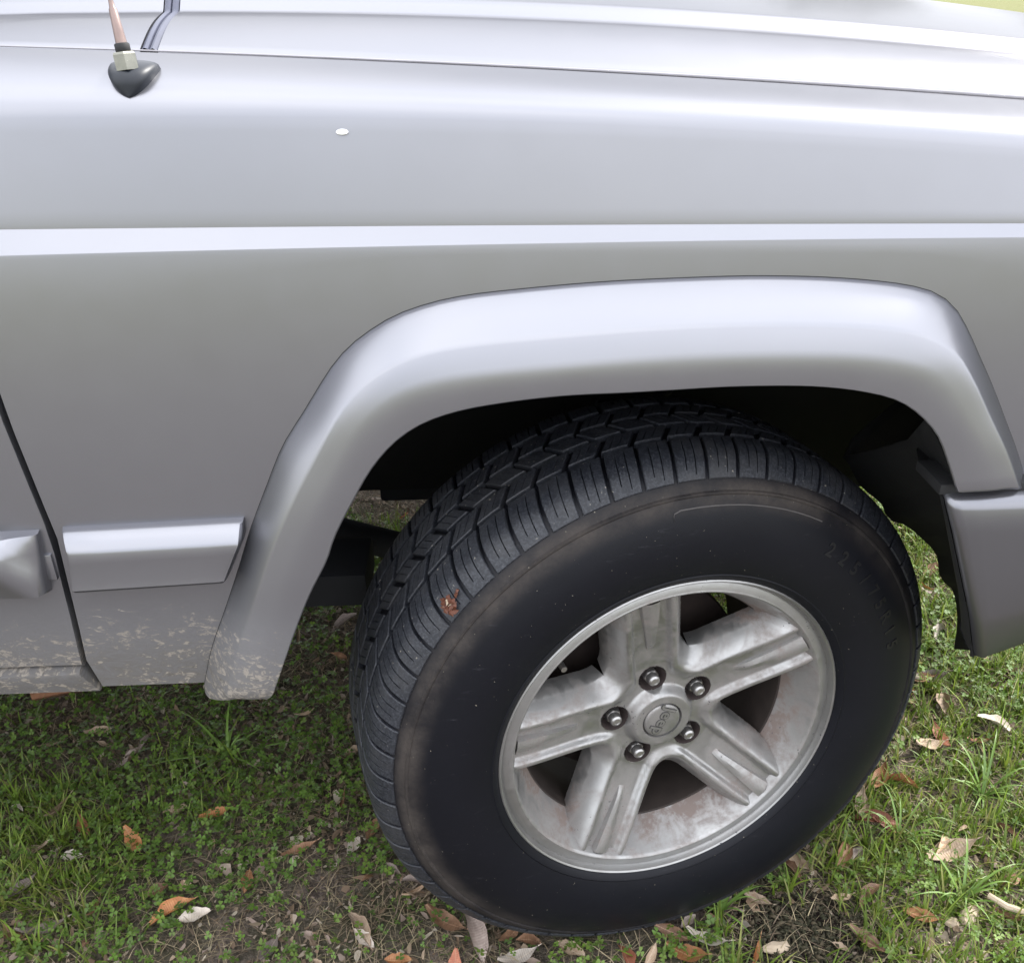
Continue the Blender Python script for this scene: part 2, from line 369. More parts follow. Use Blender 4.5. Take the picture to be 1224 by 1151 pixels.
def bow_y(z):      # the door and fender skin is slightly barrelled from sill to crease
    return .20*((z-.70)**2-.04) if z < .9 else 0.0
def upper_profile(x):
    """(y,z) pairs from the crease's lower edge up to the hood cut"""
    zb, zt, zs, zg = ev(CB, x), ev(CT, x), ev(ZS, x), ev(ZG, x)
    k0 = float(np.interp(x, (-.6, .27), (.0165, .009))); k1 = k0+.0097
    P = [(0, zb-.004), (0.0004, zb-.0008), (.0012, zb+.0004)]
    P += [(k0-.0010, zt-.0006), (k0, zt+.0008), (k0+.0003, zt+.005)]
    for k in range(1, 8):
        s = k/8; P.append((lerp(k0+.0003, k1, s), lerp(zt+.005, zs-.012, s)))
    # rounded shoulder
    p0 = np.array((k1, zs-.012)); p1 = np.array((k1+.003, zs+.012)); p2 = np.array((.058, zg-.010)); p3 = np.array((.0985, zg-.001))
    for k in range(0, 13):
        s = k/12; q = (1-s)**3*p0+3*s*(1-s)**2*p1+3*s*s*(1-s)*p2+s**3*p3; P.append(tuple(q))
    P += [(.1005, zg-.0025), (.1008, zg-.03)]
    return P
# fender
BND = FO.copy(); LO = FL.copy(); LO[:, 1] = 0
BND = FO+(LO-FO)*.35
bx_, bz_ = BND[:, 0], BND[:, 2]
def low_edge(x):
    if x < bx_[0]: return .4445+.004*(x-bx_[0])/.12
    if x > bx_[-1]: return .64
    return float(np.interp(x, bx_, bz_))
XF = sorted(set(list(np.linspace(-.52, .30, 70))+list(np.linspace(.32, .66, 12))))
def fender_cols(xlist, xfun=None, xend=None):
    rows = []
    for x in xlist:
        up = upper_profile(x); zb = up[0][1]; zl = low_edge(x)
        low = [(bow_y(lerp(zl, zb, k/14)), lerp(zl, zb, k/14)) for k in range(14)]
        low[0] = (low[0][0]+.004, zl)
        if x < bx_[0]:
            low = [(.030, zl+.004), (.012, zl-.002)]+[(bow_y(lerp(zl, zb, k/12.)), lerp(zl, zb, k/12.)) for k in range(12)]
        rows.append([(x, y, z) for y, z in low+up])
    return rows
rows = fender_cols(XF)
# rear edge of the fender follows the slanting door cut
rr0 = fender_cols([-.53, -.5249])
zs0 = [p[2] for p in rr0[0]]
edge = [(gapx(z)+.0032, p[1], z) for p, z in zip(rr0[0], zs0)]
back = [(gapx(z)+.0032, p[1]+.025, z) for p, z in zip(rr0[0], zs0)]
mid_rows = []
for f in (0, .25, .5, .75, .95):
    rw = []
    for e, q in zip(edge, rr0[1]): rw.append((lerp(e[0], q[0], f), lerp(e[1], q[1], f), lerp(e[2], q[2], f)))
    # heights of crease and shoulder follow the true curves at each x
    up = upper_profile(np.mean([p[0] for p in rw]))
    nl = len(rw)-len(up)
    rw = rw[:nl]+[(rw[nl+k][0], y, z) for k, (y, z) in enumerate(up)]
    mid_rows.append(rw)
back = [(p[0], p[1]+.025, p[2]) for p in mid_rows[0]]
fender = loft('fender', [back]+mid_rows+rows, PAINT, car, sharp=24, flip=True)

# door (front edge on the cut line), with belt, glass above
def door_row(x0, zsrc):
    up = upper_profile(max(x0, -1.0)); zb = up[0][1]; zl = .4715
    low = [(.030, zl), (.006, zl)]+[(bow_y(lerp(zl+.0035, zb, k/12.)), lerp(zl+.0035, zb, k/12.)) for k in range(12)]
    return low+up[:-2]
prof = door_row(-.66, None)
drows = [[(gapx(z)-.0032, y+.025, z) for y, z in prof]]
for f in (0, .004, .05, .2, .5, 1):
    drows.append([(lerp(gapx(z)-.0032, -1.62, f), y, z+(.02*f if z > .85 else 0)) for y, z in prof])
door = loft('front_door', drows, PAINT, car, sharp=24)
door['label'] = 'silver front door edge with tapered moulding and mud marks'
# sill below the door
sill = [[(x, .035, .474), (x, .002, .4695), (x, -.004, .4675), (x, -.0045, .464), (x, .002, .446), (x, .004, .438), (x, .04, .437)] for x in (-1.9, -1.2, -.66, -.6425)]
sill = [[(p[0]+(.470-p[2])*.42 if i == 3 else p[0], p[1], p[2]) for p in r] for i, r in enumerate(sill)]
sill.append([(p[0], .05, p[2]) for p in sill[-1]])
loft('sill_panel', sill, PAINT, car, sharp=30, flip=True)

# mouldings: closed, bevelled bodies with a bright upper and a grey lower facet
def moulding(name, st, parent):
    """st: list of stations; each = list of (x,y,z) round the visible side from top seam to bottom seam"""
    V = [p for r in st for p in r]; n, m = len(st), len(st[0])
    F = grid_faces(n, m, flip=False)
    F.append(tuple(range(m))); F.append(tuple(range((n-1)*m, n*m))[::-1])
    return mesh_obj(name, V, F, PAINT, parent, True, 34)
TL, TR, ML, MR, BL, BR = [(-0.6156, -0.0110, 0.6467), (-0.4394, -0.0110, 0.6516), (-0.6095, -0.0310, 0.6285), (-0.4412, -0.0310, 0.6335), (-0.6151, -0.0260, 0.5827), (-0.4637, -0.0260, 0.5886)]
def mstation(f, k=1.0):
    T, M, B = [np.array(a)*(1-f)+np.array(b)*f for a, b in ((TL, TR), (ML, MR), (BL, BR))]
    def pt(a, b, s, o=0): q = a*(1-s)+b*s; q[1] = q[1]*k-o*k; return q
    T0 = T.copy(); T0[1] = .002
    B0 = B.copy(); B0[1] = .002
    return [T0, pt(T, M, 0), pt(T, M, .12, .004), pt(T, M, .45, .0035), pt(T, M, .8, .002), pt(M, B, 0.02), pt(M, B, .25, .0008), pt(M, B, .7, .002), pt(M, B, .9, .004), pt(M, B, 1), B0]
st = [mstation(0, .35), mstation(.006, .75), mstation(.018, .96), mstation(.035)]+[mstation(f) for f in (.2, .4, .6, .8, .95)]+[mstation(.982, .97), mstation(.994, .8), mstation(1, .4)]
moulding('side_moulding', st, car)
# small clip plate that shows behind the moulding ends
box('moulding_clip', [(-0.6435, -0.0095, 0.5879)][0], (gapx(.62)-.006, .004, .617), PAINT, door, .0015)
# door moulding with a swept, tapering nose
DT = np.array([(-0.6725, -0.0120, 0.6456), (-0.6373, -0.0120, 0.6472)]); DB = np.array([(-0.6934, -0.0120, 0.5687), (-0.6433, -0.0120, 0.5717)])
st = []
for i, f in enumerate((-30, -12, -1.0, -.4, 0, .3, .55, .75, .9, .97, 1.0)):
    T = DT[0]+(DT[1]-DT[0])*max(f, 0)+np.array((.03*min(f, 0), 0, 0)); B = DB[0]+(DB[1]-DB[0])*max(f, 0)+np.array((.03*min(f, 0), 0, 0)); r = []
    h = .012+.018*max(0, 1-max(0, f+.4)/1.4)**.7
    if f >= .97: h *= (.7 if f < 1 else .3)
    bell = .25+.2*max(0, f+.3)
    for s in (0, .06, .16, .3, .42, .5, .6, .75, .9, 1):
        q = T*(1-s)+B*s
        lvl = min(1, (s/.12)**.6) * (1 if s < bell else 1) * (1-max(0, (s-.9)/.1)*.7)
        ridge = math.exp(-((s-(.35+.55*max(0, f)))/.30)**2)
        q[1] = -(.011+h*lvl*(.45+.55*ridge)) if 0 < s < 1 else .002
        r.append(q)
    st.append(r)
moulding('door_moulding', st, door)

# wheel flare: swept section, seam on the panel -> ridge -> lip -> turned-in flange
rows = []
for o, m, l in zip(FO, FM, FL):
    o = o.copy(); o[1] = bow_y(o[2])+.004; s0 = o.copy(); s0[1] = bow_y(o[2])-.0015
    r = [o, s0]
    def bow(s): return lerp(s0, m, s)+np.array((0, -.0062*math.sin(math.pi*min(1, s*.80))**.8, 0))
    for s in (.06, .16, .28, .40, .52, .63, .71): r.append(bow(s))
    p0 = bow(.78); mlb = lambda s: lerp(m, l, s)+np.array((0, -.0030*math.sin(math.pi*s**.8), 0))
    p2 = mlb(.30); pm = m+np.array((0, -.0012, 0))
    for k in range(0, 10):
        s = k/9; r.append((1-s)**2*p0+2*s*(1-s)*pm+s*s*p2)
    for s in (.42, .55, .68, .82, .93): r.append(mlb(s))
    d = (o-l); d[1] = 0; d = d/np.linalg.norm(d)
    r += [l+d*.0012, l+np.array((0, .0012, 0)), l+np.array((0, .006, 0))+d*.002, l+np.array((0, .016, 0))+d*.004]
    rows.append(r)
# rounded, closed ends
def cap_rows(r, d, k=4, lenx=.012):
    out = []; c = np.mean(np.array(r), 0)
    for i in range(1, k+1):
        a = i/k*math.pi/2
        out.append([c+(p-c)*np.array((lerp(1, math.cos(a), .22), lerp(1, math.cos(a), .35), lerp(1, math.cos(a), .22)))+np.array(d)*lenx*math.sin(a) for p in r])
    out.append([c+np.array(d)*lenx for p in r])
    return out
c0 = cap_rows(rows[0], (-.25, 0, -.97)); c1 = cap_rows(rows[-1], (.35, 0, -.93), 3, .003)
loft('wheel_flare', c0[::-1]+rows+c1, PAINT, car, sharp=40, flip=True)

tube('flare_gasket', [p+np.array((0, bow_y(p[2])-.0004, 0)) for p in FO], .0007, BLACK, car, 6)
# inner wheel house: arch from the lip inboard, with the ragged splash shield in front
FLo = FL.copy()
RAG = catmull([(0.2268, 0.2000, 0.5986), (0.2355, 0.2000, 0.5894), (0.2536, 0.2000, 0.5606), (0.2880, 0.2000, 0.5305), (0.2965, 0.2000, 0.5125), (0.3218, 0.2000, 0.5020), (0.3434, 0.2000, 0.4843), (0.3707, 0.2000, 0.4562), (0.3837, 0.2000, 0.4203), (0.4032, 0.2000, 0.4015), (0.4206, 0.2000, 0.3530), (0.4269, 0.2000, 0.3031)], 26)
FRL = catmull([(0.2049, -0.0200, 0.7404), (0.2245, -0.0200, 0.7143), (0.2399, -0.0200, 0.6876), (0.2557, -0.0200, 0.6601), (0.2730, -0.0200, 0.6127), (0.2908, -0.0200, 0.5526), (0.3116, -0.0200, 0.4610)], 26)
rows = []
for p in [q for i, q in enumerate(FLo) if q[2] > (.655 if i < 36 else .60)]:
    q = np.array(p); cx = np.array((-.02, q[1], .36)); d = q-cx; d[1] = 0; d /= np.linalg.norm(d)
    a = q+np.array((0, .010, 0))+d*.006; b = q+np.array((0, .02, 0))+d*.03
    rows.append([a, b, b+d*.03+np.array((0, .05, 0)), b+d*.035+np.array((0, .15, 0)), b+d*.03+np.array((0, .34, 0)), b-d*.05+np.array((0, .36, 0))])
loft('wheel_house', rows, LINER, car, sharp=60)
loft('inner_fender', [[(x, .40, .47), (x, .385, .75), (x, .37, .97)] for x in (-.55, -.2, .2, .66)], LINER, car, thick=.004)
rows = []
for a, b in zip(FRL, RAG):
    m_ = lerp(a, b, .5)+np.array((.03, 0, .0))
    rows.append([a, lerp(a, m_, .5), m_, lerp(m_, b, .6)+np.array((.006, 0, 0)), b, b+np.array((.02, .03, .01)), b+np.array((.12, .10, .05))])
loft('splash_shield', rows, LINER, car, sharp=60, thick=.003)

# front bumper end cap
BT = [(0.2282, -0.0500, 0.6614), (0.2501, -0.0500, 0.6598), (0.2737, -0.0500, 0.6616), (0.2934, -0.0500, 0.6663)]
def bump_col(x, y, zt, zb, round_=.012):
    return [(x, y+.055, zt+.012), (x, y+.022, zt+.0105), (x, y+.010, zt+.007), (x, y+.003, zt+.003), (x, y, zt-.004), (x, y-.0005, zt-.03), (x, y+.003, lerp(zt, zb, .4)), (x, y+.0065, lerp(zt, zb, .66)), (x, y+.0095, lerp(zt, zb, .73)), (x, y+.020, lerp(zt, zb, .94)), (x, y+.026, zb), (x, y+.03, zb)]
ZT, ZB = 0.66142, .462
def bslant(rows_, f):   # the rear edge leans forward towards the ground
    return [(p[0]+f*max(0, (ZT-p[2]))*.35, p[1], p[2]) for p in rows_]
XB = BT[0][0]
ret = [bslant(bump_col(XB+.045, .05, ZT-.004, ZB+.004), 1.1), bslant(bump_col(XB+.012, .0, ZT-.001, ZB+.002), 1.15), bslant(bump_col(XB+.002, -.030, ZT, ZB), 1.2), bslant(bump_col(XB+.0015, -.0405, ZT, ZB), 1.2)]
loft('bumper_return', [[(p[0]-.0006, p[1]+.001, p[2]) for p in r] for r in ret], BLACK, car, sharp=45, flip=True)
rows = [ret[-1], bslant(bump_col(XB+.0025, -.045, ZT, ZB), 1.2), bslant(bump_col(XB+.007, -.0492, ZT, ZB), 1.2), bslant(bump_col(XB+.014, -.0505, ZT, ZB), 1.15)]
for i, x in enumerate(np.linspace(XB+.03, .60, 8)): rows.append(bslant(bump_col(x, -.051+.02*(i/7)**2, ZT, ZB+min(.035, .30*(x-XB-.02))), .95*(1-i/7)))
for a in (20, 45, 70, 90): rows.append(bump_col(.60+.15*math.sin(R(a)), -.031+.15*(1-math.cos(R(a))), ZT, ZB+.035))
loft('bumper_end', rows, BPAINT, car, sharp=45, flip=True)
# black seal between flare and bumper
box('bumper_seal', (XB-.004, -.036, ZT+.006), (XB+.085, .02, ZT+.017), BLACK, car, .002)
# nose panel: closes the fender front, carries a side lamp
rows = []
for a in (0, 20, 40, 60, 80, 90):
    x = .56+.16*math.sin(R(a)); y0 = .0+.16*(1-math.cos(R(a)))
    rows.append([(x, y0-.0, .66), (x, y0-.004, .70), (x, y0-.004, .84), (x, y0, .90), (x-.01, y0+.015, .93), (x-.02, y0+.03, .96), (x-.05, y0+.09, .985), (x-.08, y0+.16, .99)])
rows.append([(p[0], 1.4, p[2]) for p in rows[-1]])
loft('nose_panel', rows, PAINT, car, sharp=40, flip=True)
box('front_bumper', (.62, .12, ZB+.01), (.75, 1.5, ZT), PAINT, car, .02, 3)
box('grille', (.715, .30, .70), (.728, 1.30, .93), BLACK, car, .004)
for yy in (.16, 1.20): box('headlight', (.71, yy, .75), (.735, yy+.24, .90), GLASS, car, .01)

# hood: raised centre behind a soft crease, seam on the fender
HE = np.polyfit(*np.array([(-0.6440, 1.0783), (-0.1675, 1.0689), (0.0743, 1.0542), (0.3360, 1.0299)]).T, 2)
def hood_row(x):
    zg, ze = ev(ZG, x)+float(np.interp(x, (-.5, .3), (.0008, .0030))), ev(HE, x); yc = .8
    P = [(.1066, zg-.03), (.1066, zg-.0055), (.1071, zg-.0014), (.1085, zg+.0006)]
    p0, p3 = np.array((.1085, zg+.0006)), np.array((.198, ze))
    for k in range(1, 12):
        s = k/12; P.append((lerp(p0[0], p3[0], s), lerp(p0[1], p3[1], s)+.004*math.sin(math.pi*s)))
    P += [(.198, ze), (.2005, ze+.0018), (.207, ze+.0085), (.210, ze+.0112), (.214, ze+.0132), (.220, ze+.0142)]
    for k in range(1, 15):
        s = k/14; y = lerp(.22, 1.38, s); P.append((y, ze+.0142+.040*(1-((y-yc)/(yc-.22))**2)))
    P += [(1.39, ze+.010), (1.40, ze), (1.50, zg), (1.50, zg-.03)]
    return P
rows = []
for x in np.r_[np.linspace(-.478, .60, 40), .65, .69, .715, .73, .738]:
    dz = -.10*max(0, (x-.62)/.118)**3.2
    rows.append([(x, y, z+dz) for y, z in hood_row(x)])
rows = [[(x, y, z-.03) for x, y, z in rows[0]]]+rows+[[(x-.01, y, z-.05) for x, y, z in rows[-1]]]
loft('hood', rows, PAINT, car, sharp=36, flip=True)
SEAM_SHADE = simple('seam_shade', (.30, .29, .31), .7)  # shadow of the hood seam, drawn as an added grey strip
xs_ = np.linspace(-.74, .62, 50)
tube('seam_shade_strip', [(x, .1037, ev(ZG, x)-.0002+.35*float(np.interp(x, (-.6, .3), (.0006, .0019)))) for x in xs_], [float(np.interp(x, (-.6, -.2, .3), (.0006, .0011, .0019))) for x in xs_], SEAM_SHADE, car, 8)
# cowl behind the hood and the rubber strip in the cut
rows = []
for x in (-.75, -.60, -.50, -.4935): rows.append([(x, y, z-.0005) for y, z in hood_row(x)])
rows.append([(x, y, z-.03) for x, y, z in rows[-1]])
loft('cowl', rows, PAINT, car, sharp=36, flip=True)
st = [(-.4858, y, z-.0015) for y, z in hood_row(-.486)[3:-2]]
V = []; F = []
for i, p in enumerate(st):
    for dx, dz in ((-.0068, -.02), (-.0068, .0), (-.004, .0022), (-.0012, .0012), (-.0003, -.003), (.0005, .0006), (.003, .0018), (.0066, -.0004), (.0066, -.02)): V.append((p[0]+dx, p[1], p[2]+dz))
mesh_obj('weatherstrip', V, grid_faces(len(st), 9), RUBSEAL, car, True, 50)

# ---- rest of the car: far side, underbody, cabin
V = []
far = [(1.60, .45), (1.61, .60), (1.61, .90), (1.585, .92), (1.57, 1.0), (1.50, 1.03)]
loft('far_side', [[(x, y, z) for y, z in far] for x in (-2.9, -.6, .6)], PAINT, car, sharp=30)
box('floor_pan', (-2.85, .24, .452), (-.52, 1.58, .50), UNDER, car, .005)
box('engine_bay', (-.50, .46, .56), (.60, 1.18, .96), UNDER, car, .01)
box('frame_rail', (-2.6, .20, .405), (-.36, .30, .452), UNDER, car, .006)
box('frame_rail', (-.36, .42, .44), (.66, .50, .56), UNDER, car, .006)
box('cross_member', (-.66, .30, .39), (-.56, 1.5, .45), UNDER, car, .006)
tube('axle_tube', [(0, .28, .335), (0, 1.30, .335)], .038, UNDER, car)
tube('track_rod', [(-.12, .25, .34), (-.12, 1.30, .36)], .014, UNDER, car)
tube('control_arm', [(0, .34, .30), (-.50, .40, .43)], .022, UNDER, car)
tube('coil_spring', [(.0+.055*math.cos(a*.6), .42+.055*math.sin(a*.6), .40+a*.0052) for a in range(0, 50)], .007, UNDER, car, 8)
Vf, Ff = lathe([(.20, .0), (.21, .008), (.26, .012), (.31, .0), (.342, -.03), (.345, -.10), (.342, -.17), (.31, -.21), (.2, -.2), (.15, -.1), (.05, -.03), (.0001, -.03)], 48)
fw = mesh_obj('far_wheel', Vf, Ff, TREAD, car); fw.rotation_euler = (R(-90), 0, .24); fw.location = (0, 1.60, .345)
box('rear_body', (-3.5, .03, .46), (-1.63, 1.60, 1.03), PAINT, car, .03, 3)
loft('windscreen', [[(-.74, .14, 1.045), (-1.10, .20, 1.50)], [(-.72, .8, 1.07), (-1.06, .8, 1.54)], [(-.74, 1.47, 1.045), (-1.10, 1.40, 1.50)]], GLASS, car)
loft('side_window', [[(-.80, .065, 1.03), (-1.12, .16, 1.47)], [(-1.6, .065, 1.05), (-1.6, .16, 1.48)]], GLASS, car)
box('roof', (-3.3, .17, 1.47), (-1.06, 1.43, 1.56), PAINT, car, .03, 3)
tube('front_pillar', [(-.70, .095, 1.03), (-.92, .13, 1.27), (-1.13, .175, 1.5)], [.028, .026, .026], PAINT, car)
box('centre_pillar', (-1.70, .08, 1.02), (-1.62, .17, 1.50), PAINT, car, .01)

# ---- antenna on the fender shoulder
ant = empty('antenna', (0, 0, 0), car)
AX = -.4855
def on_shoulder(x, yq):
    P = upper_profile(x); ys = [p[0] for p in P[12:-2]]; zs_ = [p[1] for p in P[12:-2]]
    return float(np.interp(yq, ys, zs_))
A0 = Vector((AX, .030, on_shoulder(AX, .034)-.002)); 
# shield shaped rubber foot: widest on top, tapering to a rounded point down the fender side
up_n = Vector((0, -.62, .78)).normalized(); dn = Vector((0, -.35, -.94)); 
rows = []
topc = Vector((AX, .052, on_shoulder(AX, .052)))
for k in range(0, 13):
    s = k/12                                   # 0 = top rim, 1 = tip
    ww = .0200*(1-s**1.45)**.72+.0006; 
    zz = lerp(on_shoulder(AX, .062), on_shoulder(AX, .034)-.0035, s**.95); yy = float(np.interp(zz, [p[1] for p in upper_profile(AX)[:-2]], [p[0] for p in upper_profile(AX)[:-2]]))
    hgt = .0120*math.sin(math.pi*min(1, s*.75+.22))**.7*(1-s**4)+.0015
    r = []
    for j in range(0, 13):
        a = math.pi*j/12
        r.append(Vector((AX-ww*math.cos(a), yy, zz))+Vector((0, -.75, .66))*hgt*math.sin(a)**.6 if 0 < j < 12 else Vector((AX-ww*math.cos(a), yy+.004, zz-.004)))
    rows.append(r)
fo = loft('foot', [[r_*.0+topc+Vector((0, .018, .004)) for r_ in rows[0]]]+rows, ANTRUB, ant, sharp=60)
mdir = Vector((-.10, .10, .99)).normalized()
base = topc+Vector((-.0005, -.010, .008))
def along(d): return tuple(base+mdir*d)
Vn, Fn = lathe([(.0001, -.004), (.0098, -.004), (.0098, .0075), (.0088, .0092), (.0072, .0096), (.0001, .0096)], 6)
nut = mesh_obj('nut', Vn, Fn, CHROME, ant, False); nut.matrix_world = Matrix.Translation(base)@mdir.to_track_quat('Z', 'Y').to_matrix().to_4x4()
tube('collar', [along(.0092), along(.0100), along(.0150), along(.0158)], [.0054, .0060, .0060, .0052], BLACK, ant, 16)
tube('mast', [along(.0155), along(.018), along(.040), along(.0412), along(.046), along(.30), along(.75)], [.0045, .0044, .0032, .0024, .0019, .0017, .0010], MAST, ant, 12)

# ================================================================== WHEEL
ST, CM = 0.24566, 0.01338
nrm = Vector((math.sin(ST)*math.cos(CM), -math.cos(ST)*math.cos(CM), math.sin(CM)))
e1 = Vector((math.cos(ST), math.sin(ST), 0)); e2 = nrm.cross(e1)
WM = Matrix(((e1.x, e2.x, nrm.x, 0), (e1.y, e2.y, nrm.y, 0), (e1.z, e2.z, nrm.z, .345), (0, 0, 0, 1)))
wheel = empty('wheel', (0, 0, 0), car); wheel.matrix_world = WM
wheel['label'] = 'front wheel with five-spoke silver alloy rim and worn all-terrain tyre'
# --- rim: flange, lip and barrel
prof = [(.2005, -.020), (.2065, -.010), (.2085, -.003), (.2080, .0005), (.2065, .0015), (.2048, .0002), (.2040, -.0050), (.2026, -.0078), (.2012, -.0072), (.2000, -.0062), (.1925, -.0058), (.1905, -.0050), (.1890, -.0058), (.1875, -.0085), (.1835, -.018), (.176, -.033), (.1680, -.050), (.1668, -.0525), (.168, -.056)]
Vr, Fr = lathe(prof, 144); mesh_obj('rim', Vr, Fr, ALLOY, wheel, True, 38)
DUST_SHADE = simple('dust_and_shade', (.035, .026, .022), .75, .2, .5, 50, .2)  # brake dust, with the shade inside the barrel put into the colour
Vr, Fr = lathe([(.172, -.050), (.1655, -.0545), (.1640, -.064), (.1655, -.19), (.19, -.20), (.205, -.203)], 96); mesh_obj('rim_barrel', Vr, Fr, DUST_SHADE, wheel, True, 38)
# --- five-spoke face
NR, NU = 118, 26
A5 = 2*math.pi/5; T0 = R(28.6)
def smin(a, b, k):
    h = np.clip(.5+.5*(b-a)/k, 0, 1); return b*(1-h)+a*h-k*h*(1-h)
def edist(r, th):   # distance from the two nearest spoke axes, smoothly joined in the V
    ta = r*np.sin(np.abs(th)); tb = r*np.sin(A5-np.abs(th))
    tb = np.where(A5-np.abs(th) > math.pi/2, r, tb)
    return smin(ta, tb, .036)
HW = .0445
def thb(r):         # half angle of the solid spoke at radius r
    a = np.linspace(0, A5/2, 200); e = edist(r, a)
    if e.max() < HW: return A5/2
    return float(a[np.argmax(e >= HW)])
LUGR = .0555
def face_d(r, th):
    e = edist(r, th); t = r*np.sin(np.abs(th))
    ch = lerp(-.0435, -.0165, sstep(.075, .185, r)*.35+np.clip((r-.075)/.11, 0, 1)*.65)
    k = sstep(.0188, .0248, e)                                  # channel -> ridge
    fade = sstep(.050, .075, r)
    d = ch+.0078*k*fade
    fall = np.clip((e-.0285)/(HW-.0285), 0, 1)
    d = d-(.026*fall**1.35)*fade
    dome = 1-sstep(.0335, .0455, r)                             # raised hub dome
    d = d+dome*.0125
    d = np.where(r < .0243, -.0375, d)
    # nut pockets
    px, py = LUGR, 0.0
    q = np.hypot(r*np.cos(th)-px, r*np.sin(th)-py)
    pk = 1-sstep(.0150, .0166, q)
    return d*(1-pk)+pk*(-.066)
radii = np.concatenate([np.linspace(.0205, .0237, 3), np.linspace(.0248, .09, 62), np.linspace(.0925, .1875, 54)])
V = []; F = []
for sp in range(5):
    base_i = len(V); a_sp = T0+A5*sp
    ncol = 2*NU+1+4
    for r in radii:
        tb = thb(r); us = np.linspace(-1, 1, 2*NU+1)
        us = np.sign(us)*(np.abs(us)**.92)
        th = us*tb; d = face_d(np.full_like(th, r), th)
        open_ = tb < A5/2-1e-6
        row = [(r*math.cos(a_sp+t), r*math.sin(a_sp+t), dd) for t, dd in zip(th, d)]
        # side walls of the spoke towards the back
        def wall(t, dd, sgn):
            ex = .0045/r if open_ else 0
            return [(r*math.cos(a_sp+t+sgn*ex*f), r*math.sin(a_sp+t+sgn*ex*f), dd-(h if open_ else 0.0)) for f, h in ((.6, .012), (.3, .024))]
        wl = wall(th[0], d[0], -1); wr = wall(th[-1], d[-1], 1)
        row = [wl[1], wl[0]]+row+wr
        V += row
    nrw = len(radii)
    for i in range(nrw-1):
        for j in range(ncol-1):
            a, b_ = base_i+i*ncol+j, base_i+(i+1)*ncol+j
            F.append((a, b_, b_+1, a+1))
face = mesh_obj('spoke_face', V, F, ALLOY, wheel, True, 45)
bm = bmesh.new(); bm.from_mesh(face.data); bmesh.ops.remove_doubles(bm, verts=bm.verts[:], dist=.00004); bmesh.ops.recalc_face_normals(bm, faces=bm.faces[:]); bm.to_mesh(face.data); bm.free()
face.data.set_sharp_from_angle(angle=R(50))
face['label'] = 'five-spoke alloy wheel face stained with brake dust'
# raised wedge rib in each spoke
rm = bpy.data.meshes.new('spoke_rib'); V = []; 
for f in (0, .04, .15, .3, .5, .7, .85, .97, 1):
    r = lerp(.104, .1858, f); ch = -.0435+(.027)*(np.clip((r-.075)/.11, 0, 1)*.65+float(sstep(.075, .185, r))*.35)
    hw = lerp(.0042, .0118, f); h = min(f*9, 1)*lerp(.0050, .0092, f)
    for tt, dd in ((-hw-.0004, -.004), (-hw, .0004*min(1, f*9)), (-hw*.86, h*.90), (-hw*.45, h*.97), (0.0002, h), (hw*.40, h*.80), (hw*.84, h*.52), (hw, .0004*min(1, f*9)), (hw+.0004, -.004)): V.append((r, tt, ch+dd))
F = grid_faces(9, 9, flip=True)
rm.from_pydata(V, [], F); rm.update(); rm.materials.append(ALLOY); rm.polygons.foreach_set('use_smooth', [True]*len(rm.polygons)); rm.set_sharp_from_angle(angle=R(28))
for sp in range(5):
    o = bpy.data.objects.new('spoke_rib', rm); COL.objects.link(o); o.parent = wheel; o.rotation_euler = (0, 0, T0+A5*sp)
# lug nuts: hex body, flange cone and shiny acorn tip
def lug():
    V, F = lathe([(.0001, -.066), (.0105, -.066), (.0106, -.0575), (.0095, -.056)], 24)
    n0 = len(V); V2, F2 = lathe([(.0097, -.0575), (.0097, -.0482), (.0088, -.0466), (.0066, -.0462)], 6)
    V += V2; F += [tuple(i+n0 for i in f) for f in F2]
    n0 = len(V); V3, F3 = lathe([(.0074, -.0465), (.0073, -.0405), (.0066, -.0378), (.0048, -.0362), (.0038, -.0360), (.0034, -.0367), (.0001, -.0367)], 24)
    V += V3; F += [tuple(i+n0 for i in f) for f in F3]
    me = bpy.data.meshes.new('lug_nut'); me.from_pydata(V, [], F); me.update(); me.materials.append(STEELNUT)
    me.polygons.foreach_set('use_smooth', [True]*len(me.polygons)); me.set_sharp_from_angle(angle=R(30)); return me
lm = lug()
for sp in range(5):
    a = T0+A5*sp
    o = bpy.data.objects.new('lug_nut', lm); COL.objects.link(o); o.parent = wheel; o.location = (LUGR*math.cos(a), LUGR*math.sin(a), 0); o.rotation_euler = (0, 0, a+.4*sp)
pm = bpy.data.meshes.new('lug_pocket'); Vp, Fp = lathe([(.0166, -.0425), (.0152, -.0475), (.0146, -.053), (.0142, -.0652), (.0001, -.0652)], 24); pm.from_pydata(Vp, [], Fp); pm.update()
DARKP = simple('pocket_dark', (.05, .036, .034), .8, .1, .5, 120); pm.materials.append(DARKP)  # dark brown lining over the pocket wall and floor
pm.polygons.foreach_set('use_smooth', [True]*len(pm.polygons))
for sp in range(5):
    a = T0+A5*sp
    o = bpy.data.objects.new('lug_pocket', pm); COL.objects.link(o); o.parent = wheel; o.location = (LUGR*math.cos(a), LUGR*math.sin(a), 0)
